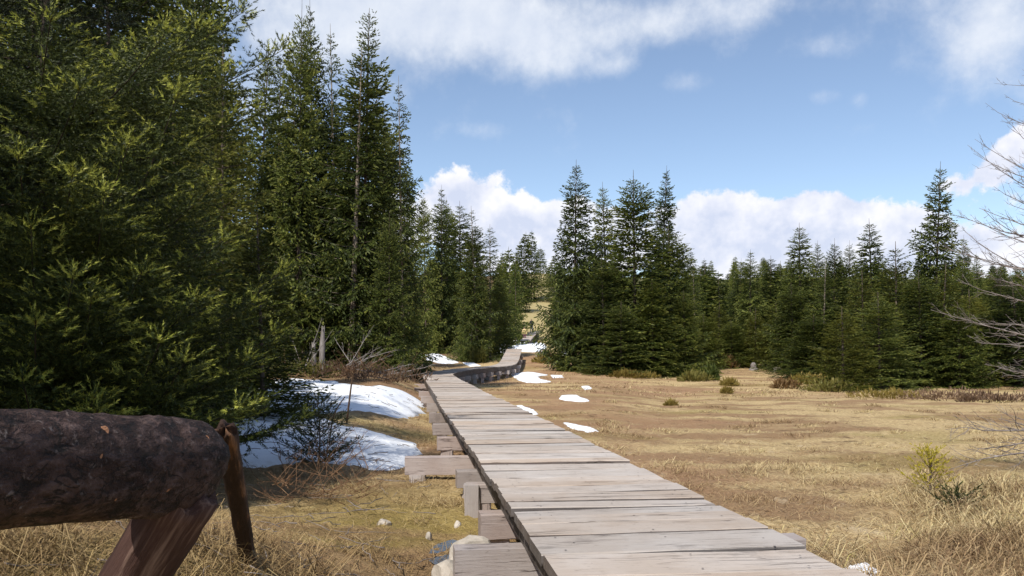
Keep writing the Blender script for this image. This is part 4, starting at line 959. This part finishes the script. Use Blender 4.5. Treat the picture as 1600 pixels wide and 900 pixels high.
# ------------------------------------------------------------------ log rail in front
def log_rail():
    root = tag(link('log_rail', None), 'thick dark log on crossed poles, railing close on the left', 'railing')
    rg = np.random.default_rng(61)
    A = np.array([-1.32, .35, 1.075]); B = np.array([-.93, 2.42, .882]); n, m = 40, 60
    ax = nrm(B - A); a = nrm(np.cross(ax, [0, 0, 1.])); b = np.cross(a, ax); th = np.arange(n) / n * 2 * np.pi
    V = np.zeros((m + 4, n, 3))
    ph = rg.uniform(0, 6.28, 12)
    for i in range(m):
        t = i / (m - 1); c = A + (B - A) * t + a * .012 * math.sin(t * 7) + b * .010 * math.sin(t * 11 + 1)
        r = (.130 + .006 * math.sin(t * 8) - .006 * t) * (1 - .16 * max(0, (t - .93) / .07) ** 2)
        rr = r * (1 + .03 * np.sin(th * 2 + ph[0] + t * 3) + .016 * np.sin(th * 5 + ph[1] + 9 * t) + .010 * np.sin(th * 9 - 14 * t + ph[2]) + .007 * np.sin(th * 16 + 31 * t) + .012 * np.sin(t * 57 + 3 * np.sin(th * 2)))
        rr = rr + .0022 * rg.normal(size=n)
        for (tk, ak, s) in ((.35, 3.6, .020), (.62, 4.4, .022), (.78, 3.4, .016), (.88, 5.2, .018), (.52, 2.7, .016)):       # knots
            dd = ((t - tk) / .016) ** 2 + (np.angle(np.exp(1j * (th - ak))) / .16) ** 2; rr = rr + s * np.exp(-dd)
        V[i] = c + rr[:, None] * (np.cos(th)[:, None] * a + np.sin(th)[:, None] * b)
    for q, (f, o) in enumerate(((.95, .012), (.84, .026), (.5, .040), (.02, .044))):
        V[m + q] = B + (V[m - 1] - B) * f + ax[None] * (o + .006 * np.sin(th * 3))[:, None]
    mm = m + 4; i = np.arange(mm - 1)[:, None] * n; j = np.arange(n)[None]; j2 = (j + 1) % n
    Q = np.stack(np.broadcast_arrays(i + j, i + j2, i + n + j2, i + n + j), -1).reshape(-1, 4)
    link('log', mesh_from('log', V.reshape(-1, 3), [Q], [M['log_bark']], None, True), root)
    def pole(p, q, r0, r1, mat, name, sq=.0):
        p = np.array(p, float); q = np.array(q, float); L = np.linalg.norm(q - p); m, n = 22, 18; th = np.arange(n) / n * 2 * np.pi
        V = np.zeros((m + 2, n, 3)); z = np.linspace(0, L, m)
        for i in range(m):
            t = i / (m - 1); r = r0 + (r1 - r0) * t
            rr = r * (1 + sq * np.cos(th * 2 + .5) + .05 * np.sin(th * 3 + t * 4) + .05 * np.sin(th * 7 + t * 2) + .025 * np.sin(th * 13)) + rg.normal(0, .0015, n)
            V[i] = np.stack([np.cos(th) * rr, np.sin(th) * rr, np.full(n, z[i]) + (.02 * np.sin(th * 4) if i == m - 1 else 0)], 1)
        V[m] = V[m - 1] * np.array([.6, .6, 1]) + np.array([0, 0, .004]); V[m + 1] = V[m - 1] * np.array([.02, .02, 1]) + np.array([0, 0, .002])
        i = np.arange(m + 1)[:, None] * n; j = np.arange(n)[None]; j2 = (j + 1) % n
        Q = np.stack(np.broadcast_arrays(i + j, i + j2, i + n + j2, i + n + j), -1).reshape(-1, 4)
        o = link('support_pole', mesh_from('support_pole', V.reshape(-1, 3), [Q], [M[mat]], None, True), root)
        o.matrix_local = Matrix.Translation(p) @ Vector(q - p).to_track_quat('Z', 'Y').to_matrix().to_4x4(); tag(o, name)
    pole((-1.47, 2.6, .02), (-.90, 2.30, .81), .084, .088, 'split_wood', 'split brown support pole slanting under the log', .12)
    pole((-1.356, 4.3, g1(-1.356, 4.3) - .12), (-.895, 2.60, .955), .036, .031, 'orange_wood', 'weathered support pole behind the log end, its lower part peeling orange', .1)
log_rail()

# ------------------------------------------------------------------ rocks, puddle
def rock(px, py, w, h, label, seed, mat='rock', D=None, dz=0):
    rg = np.random.default_rng(seed); X, Dd = hit(px, py) if D is None else ((px - 800) / F * D, D)
    bm = bmesh.new(); bmesh.ops.create_icosphere(bm, subdivisions=3, radius=1)
    pl = [(nrm(rg.normal(size=3)), rg.uniform(.62, .9)) for _ in range(9)]
    for v in bm.verts:
        c = np.array(v.co)
        for nvec, dist in pl:
            e = c @ nvec - dist
            if e > 0: c = c - nvec * e * .92
        c += .04 * np.sin(c[[1, 2, 0]] * 7 + seed); v.co = Vector((c[0] * w / 2, c[1] * w / 2 * .9, c[2] * h))
    me = bpy.data.meshes.new('rock'); bm.to_mesh(me); bm.free(); me.materials.append(M[mat])
    o = link('rock', me, None, (X, Dd, g1(X, Dd) + dz)); o.rotation_euler = (0, 0, rg.uniform(0, 6))
    tag(o, label, 'rock')
X, D = (735 - 800) / F * 5.0, 5.05
rock(738, 850, .30, .20, 'pale boulder propped behind the nearest cross beam', 1, D=5.12)
rock(700, 905, .22, .13, 'pale stone at the bottom edge below the nearest cross beam', 2)
rock(712, 872, .15, .12, 'small pale stone beside the left end of the nearest cross beam', 3, D=4.85)
rock(602, 820, .13, .05, 'flat grey stone lying in the grass between log rail and walk', 4)
rock(670, 842, .06, .05, 'fist sized white stone near the puddle', 5)
rock(715, 822, .06, .05, 'fist sized white stone left of the second beam', 6)
rock(903, 576, .9, .35, 'grey boulder at the left foot of the middle clump', 7, 'rock_dark')
rock(916, 578, .6, .28, 'pale boulder beside the grey one under the middle clump', 8)
rock(850, 558, 1.4, .5, 'dark flat rock right of the far ramp', 9, 'rock_dark')
rock(1215, 581, .8, .35, 'pale boulder in the clearing before the right wood', 10)
rock(1195, 574, .9, .3, 'grey boulder left of the pale one before the right wood', 11, 'rock_dark')
rock(760, 594, .9, .2, 'low grey rock beside the inside of the boardwalk bend', 12, 'rock_dark')
rock(737, 598, .5, .25, 'pale rock tucked in the corner of the boardwalk bend', 13)
rock(655, 588, .4, .4, 'grey rock under the outside of the boardwalk bend', 14, 'rock_dark')
def puddle():
    W = np.array([hit(*q) for q in [(662, 868), (680, 852), (706, 848), (735, 856), (738, 876), (715, 888), (682, 884)]]); W = resample(W, 28)
    z = max(g1(*w) for w in W) - .012; c = W.mean(0)
    V = np.concatenate([np.c_[W, np.full(28, z)], [[*c, z]]]); T = np.stack([np.arange(28), (np.arange(28) + 1) % 28, np.full(28, 28)], 1)
    if np.sum(W[:, 0] * np.roll(W[:, 1], -1) - W[:, 1] * np.roll(W[:, 0], -1)) < 0: T = T[:, ::-1]
    tag(link('puddle', mesh_from('puddle', V, [T], [M['water']])), kind='structure')
puddle()

# ------------------------------------------------------------------ shrubs
def shrub(px, py, w, h, label, mat, seed, n=420, leaf=.06):
    rg = np.random.default_rng(seed); X, D = hit(px, py); k = leaf * max(1, D / 22)
    q = rg.normal(size=(n, 3)); q = nrm(q) * rg.uniform(.35, 1, (n, 1)) ** .5; q[:, 2] = np.abs(q[:, 2])
    lob = 1 + .28 * np.sin(np.arctan2(q[:, 1], q[:, 0]) * 3 + seed)[:, None]
    P = q * np.array([w / 2, w / 2 * .8, h]) * lob; d = nrm(q * .8 + np.array([0, 0, .7]) + rg.normal(0, .4, (n, 3)))
    V, Q = sprays(P - d * k * .5, d, k * rg.uniform(1.2, 3, n), k * .25 * rg.uniform(.6, 1.3, n), rg)
    root = tag(link('shrub', None, None, (X, D, g1(X, D) - .03)), label, 'shrub')
    link('foliage', mesh_from('foliage', V, [Q], [M[mat]]), root)
    tb = []
    for i in range(12):
        e = P[rg.integers(n)] * .8; t = np.linspace(0, 1, 5)[:, None]; tb.append((e * t + rg.normal(0, .01, (5, 3)), .008 * (1 - .7 * t[:, 0])))
    tubes_obj('stem', tb, M['brown_twig'], root, 4)
SH = [(748, 567, 1.1, 1.0, 'bright green bush behind the boardwalk bend', 'shrub_green'), (735, 560, .9, .8, 'yellow green bush left of the bright one behind the bend', 'shrub_green'), (858, 567, 2.0, .55, 'ochre low shrub left of the middle clump', 'shrub_ochre'),
      (930, 584, 1.6, .4, 'green low shrub at the left front of the middle clump', 'shrub_green'), (985, 590, 2.6, .35, 'ochre scrub along the front of the middle clump', 'shrub_ochre'), (1085, 596, 1.6, .45, 'green low shrub at the right foot of the middle clump', 'shrub_green'),
      (1112, 594, .8, .75, 'dark round little bush between clump and clearing', 'needle_dark'), (1135, 575, 1.9, .75, 'brown leafless round shrub in the clearing', 'shrub_brown'), (1140, 603, .8, .3, 'small ochre shrub in the clearing', 'shrub_ochre'),
      (1135, 615, .4, .2, 'small olive tuft out on the bog', 'shrub_ochre'), (1225, 607, 1.2, .4, 'brown dwarf shrub at the turn of the meadow edge', 'shrub_brown'), (1048, 634, .35, .14, 'tiny olive tuft in the brown bog', 'shrub_ochre'),
      (1265, 600, 2.0, .45, 'ochre scrub under the dark low spruce at the turn', 'shrub_ochre'), (1390, 622, 2.6, .3, 'ochre scrub along the meadow edge under the dark trees', 'shrub_ochre'), (1300, 612, 2.0, .5, 'green scrub at the foot of the small yellow green spruce', 'shrub_green'),
      (1480, 624, 3.0, .35, 'reddish heath along the meadow edge under the dark trees', 'heath'), (1160, 570, 1.8, .8, 'green shrub right of the brown round one', 'shrub_green'), (1550, 628, 2.6, .3, 'reddish heath behind the lowest bare branches', 'heath'), (690, 548, 2.0, .6, 'brown shrub in the shade of the row along the bend', 'shrub_brown'),
      (650, 590, 1.3, .5, 'brown shrub beside the outside of the boardwalk bend', 'shrub_brown'), (470, 588, 2.2, .5, 'yellow green undergrowth left of the stumps', 'shrub_green'), (535, 590, 2.4, .45, 'reddish undergrowth behind the upper snow', 'heath'), (600, 596, 2.4, .4, 'reddish undergrowth at the end of the upper snow', 'heath'), (760, 553, 1.3, .8, 'dark green bush left of the shaded snow bank', 'needle')]
for i, s in enumerate(SH): shrub(*s, 300 + i, 520 if s[2] > 1.5 else 380)

# ------------------------------------------------------------------ hikers
def hiker(px, ybase, D, jacket, legs, label, seed, facing=0.0, pack=None):
    X = (px - 800) / F * D; gz = CAMZ + (HOR - ybase) / F * D
    J = dict(pelvis=(0, 0, .92), chest=(0, .02, 1.32), neck=(0, .03, 1.49), head=(0, .05, 1.60), crown=(0, .05, 1.70),
             hipl=(-.10, 0, .88), kneel=(-.11, .10, .49), anklel=(-.11, .02, .08), toel=(-.12, .17, .03), hipr=(.10, 0, .88), kneer=(.11, -.02, .48), ankler=(.11, -.17, .10), toer=(.12, -.04, .03),
             shl=(-.19, .02, 1.40), ell=(-.26, -.06, 1.14), wrl=(-.24, .08, .92), hal=(-.23, .12, .85), shr=(.19, .02, 1.40), elr=(.26, .02, 1.14), wrr=(.24, .16, .96), har=(.23, .21, .90))
    rad = dict(pelvis=.15, chest=.17, neck=.06, head=.105, crown=.07, hipl=.10, kneel=.065, anklel=.048, toel=.04, hipr=.10, kneer=.065, ankler=.048, toer=.04, shl=.075, ell=.052, wrl=.04, hal=.035, shr=.075, elr=.052, wrr=.04, har=.035)
    E = [('pelvis', 'chest'), ('chest', 'neck'), ('neck', 'head'), ('head', 'crown'), ('pelvis', 'hipl'), ('hipl', 'kneel'), ('kneel', 'anklel'), ('anklel', 'toel'), ('pelvis', 'hipr'), ('hipr', 'kneer'), ('kneer', 'ankler'), ('ankler', 'toer'),
         ('chest', 'shl'), ('shl', 'ell'), ('ell', 'wrl'), ('wrl', 'hal'), ('chest', 'shr'), ('shr', 'elr'), ('elr', 'wrr'), ('wrr', 'har')]
    ks = list(J); me = bpy.data.meshes.new('person'); me.from_pydata([J[k] for k in ks], [(ks.index(a), ks.index(b)) for a, b in E], [])
    o = link('person', me); md = o.modifiers.new('skin', 'SKIN'); o.modifiers.new('sub', 'SUBSURF').render_levels = 1
    for k, v in zip(ks, me.skin_vertices[0].data): v.radius = (rad[k], rad[k]); v.use_root = (k == 'pelvis')
    m, g, p = new_mat('hiker_clothes'); tc = g.node('ShaderNodeTexCoord'); sx = g.node('ShaderNodeSeparateXYZ'); g.l.new(tc.outputs['Object'], sx.inputs[0]); z = sx.outputs[2]
    c = g.mix(g.rng(z, .905, .915), legs, jacket); c = g.mix(g.rng(z, 1.505, 1.515), c, (.45, .27, .19)); c = g.mix(g.rng(z, 1.635, 1.65), c, (.05, .03, .02)); c = g.mix(g.rng(z, .10, .09), c, (.03, .02, .02))
    g.put(p.inputs['Base Color'], c); p.inputs['Roughness'].default_value = .85
    me.materials.append(m); o.location = (X, D, gz); o.rotation_euler = (0, 0, facing)
    tag(o, label, 'person')
    if pack:
        b = box_mesh('rucksack', .34, .22, .5, plain_mat('rucksack_cloth', pack), 3, .012, .06, np.random.default_rng(seed))
        r = link('rucksack', b, None, (X + math.sin(facing) * .22, D - math.cos(facing) * .22, gz + 1.2)); r.rotation_euler = (0, 0, facing)
        tag(r, 'rucksack on the back of the hiker in ' + label.split(' in ')[1].split(' walking')[0], 'rucksack')
hiker(819.5, 534.5, 96, (.62, .46, .22), (.16, .05, .09), 'hiker in a pale yellow top walking onto the snow below the dark one', 1, 2.9, None)
hiker(830.5, 519.5, 106, (.018, .016, .018), (.12, .16, .26), 'hiker in a black jacket walking up the far planks', 2, .2, (.02, .02, .025))
o = None

# ------------------------------------------------------------------ grass
def blades(rg, X, D, h, w, lean, segs=2):
    n = len(X); z = ground(X, D) - .008; az = rg.uniform(0, 6.28, n); fx, fy = np.cos(az), np.sin(az)
    ln = lean * h; sx, sy = -np.sin(az + rg.normal(0, .8, n)) * w, np.cos(az) * w
    b0 = np.stack([X - sx, D - sy, z], 1); b1 = np.stack([X + sx, D + sy, z], 1)
    mx, my, mz = X + fx * ln * .38, D + fy * ln * .38, z + h * .62
    m0 = np.stack([mx - sx * .8, my - sy * .8, mz], 1); m1 = np.stack([mx + sx * .8, my + sy * .8, mz], 1)
    tp = np.stack([X + fx * ln, D + fy * ln, z + h * np.clip(1.05 - lean * .35, .1, 1)], 1)
    V = np.stack([b0, b1, m1, m0, tp], 1).reshape(-1, 3); b = np.arange(n)[:, None] * 5
    return V, [b + np.array([[0, 1, 2, 3]]), b + np.array([[3, 2, 4]])]
def on_walk(X, D, pad=.62):
    c = np.interp(D, walk_pts[:, 1], walk_pts[:, 0]); return np.abs(X - c) < pad
SNOW = [o for o in scene.objects if o.name.startswith('snow_patch')]
def in_snow(X, D):
    r = np.zeros(len(X), bool)
    for o in SNOW:
        n = 72; co = np.empty(len(o.data.vertices) * 3, np.float32); o.data.vertices.foreach_get('co', co); W = co.reshape(-1, 3)[:n, :2] + np.array(o.location)[:2]
        inside = np.zeros(len(X), bool); x1, y1 = W[:, 0], W[:, 1]; x2, y2 = np.roll(x1, -1), np.roll(y1, -1)
        cand = (X > x1.min()) & (X < x1.max()) & (D > y1.min()) & (D < y1.max())
        if not cand.any(): continue
        xs, ys = X[cand], D[cand]; ins = np.zeros(len(xs), bool)
        for a, b, c, d in zip(x1, y1, x2, y2):
            cr = ((b > ys) != (d > ys)) & (xs < (c - a) * (ys - b) / (d - b + 1e-12) + a); ins ^= cr
        inside[cand] = ins; r |= inside
    return r
def sow(rg, n, D0, D1, u0, u1, clump=None, spread=.08):
    if clump:
        k = max(1, n // clump); r = rg.uniform(0, 1, k); Dc = 1 / (1 / D0 + r * (1 / D1 - 1 / D0)); Xc = rg.uniform(u0, u1, k) * Dc
        i = rg.integers(0, k, n); X = Xc[i] + rg.normal(0, spread, n); D = Dc[i] + rg.normal(0, spread, n); hh = rg.uniform(.55, 1.3, k)[i]
    else:
        r = rg.uniform(0, 1, n); D = 1 / (1 / D0 + r * (1 / D1 - 1 / D0)); X = rg.uniform(u0, u1, n) * D; hh = np.ones(n)
    ok = ~on_walk(X, D) & ~in_snow(X, D) & (D > D0 * .8); return X[ok], D[ok], hh[ok]
def build_grass():
    rg = np.random.default_rng(88); mb = MB()
    def put(n, D0, D1, u0, u1, h, w, lean, clump=None, spread=.08):
        X, D, hh = sow(rg, n, D0, D1, u0, u1, clump, spread); m = len(X)
        V, f = blades(rg, X, D, h * hh * rg.uniform(.5, 1.4, m), w * rg.uniform(.7, 1.4, m) * np.maximum(1, D / 9), lean * rg.uniform(.4, 1.8, m)); mb.add(V, f)
    put(24000, 2.6, 9, .05, .72, .05, .0022, 3.2)                      # matted straw right
    put(9000, 2.8, 5.6, .26, .75, .17, .0026, 1.5, 38, .07)            # long straw tufts at the lower right
    put(8000, 2.8, 4.6, .36, .75, .22, .0028, 1.2, 45, .07)
    put(9000, 5.0, 8.0, .48, .72, .18, .0026, 1.3, 60, .10)            # hummock
    put(12000, 2.4, 9, -.72, .08, .04, .0020, 2.8)                     # short turf left
    put(7500, 2.6, 8.5, -.72, -.02, .085, .0020, 1.9, 40, .07)         # tufts left
    put(4500, 2.3, 4.6, -.72, -.22, .18, .0022, 1.6, 60, .08)          # bank under the rail
    put(30000, 8, 34, -.35, .72, .025, .0022, 3.4)                     # meadow nap
    put(17000, 7, 36, -.10, .72, .085, .0022, 1.8, 70, .13)             # meadow tufts
    put(9000, 30, 70, -.12, .6, .10, .0026, 1.6, 16, .3)
    put(8000, 8, 30, -.42, -.08, .08, .0022, 1.8, 26, .14)
    tag(link('dry_grass', mb.mesh('dry_grass', [M['grass']])), kind='stuff')
build_grass()
def fallen_twigs():
    rg = np.random.default_rng(91); tb = []
    for _ in range(150):
        D = rg.uniform(2.8, 8.4); X = rg.uniform(-.6, -.10) * D
        if on_walk(np.array([X]), np.array([D]), .8)[0]: continue
        a = rg.uniform(0, 6.28); L = rg.uniform(.12, .5); t = np.linspace(-.5, .5, 6); xs = X + np.cos(a) * t * L; ys = D + np.sin(a) * t * L
        p = np.stack([xs, ys, ground(xs, ys) + .02 + rg.uniform(0, .05) + .03 * rg.normal() * t], 1) + rg.normal(0, .006, (6, 3)); tb.append((p, rg.uniform(.002, .005) * (1 - .5 * (t + .5))))
    k = 0
    while k < 170:
        px, py = rg.uniform(380, 665), rg.uniform(592, 735); X, D = hit(px, py)
        if not in_snow(np.array([X]), np.array([D]))[0]: continue
        a = rg.uniform(0, 6.28); L = rg.uniform(.05, .30); t = np.linspace(-.5, .5, 6); xs = X + np.cos(a) * t * L; ys = D + np.sin(a) * t * L
        p = np.stack([xs, ys, ground(xs, ys) + .062 + rg.uniform(0, .01, 6)], 1); tb.append((p, np.full(6, rg.uniform(.003, .006)))); k += 1
    tag(tubes_obj('fallen_twigs', tb, M['dead_twig'], None, 4), kind='stuff')
fallen_twigs()
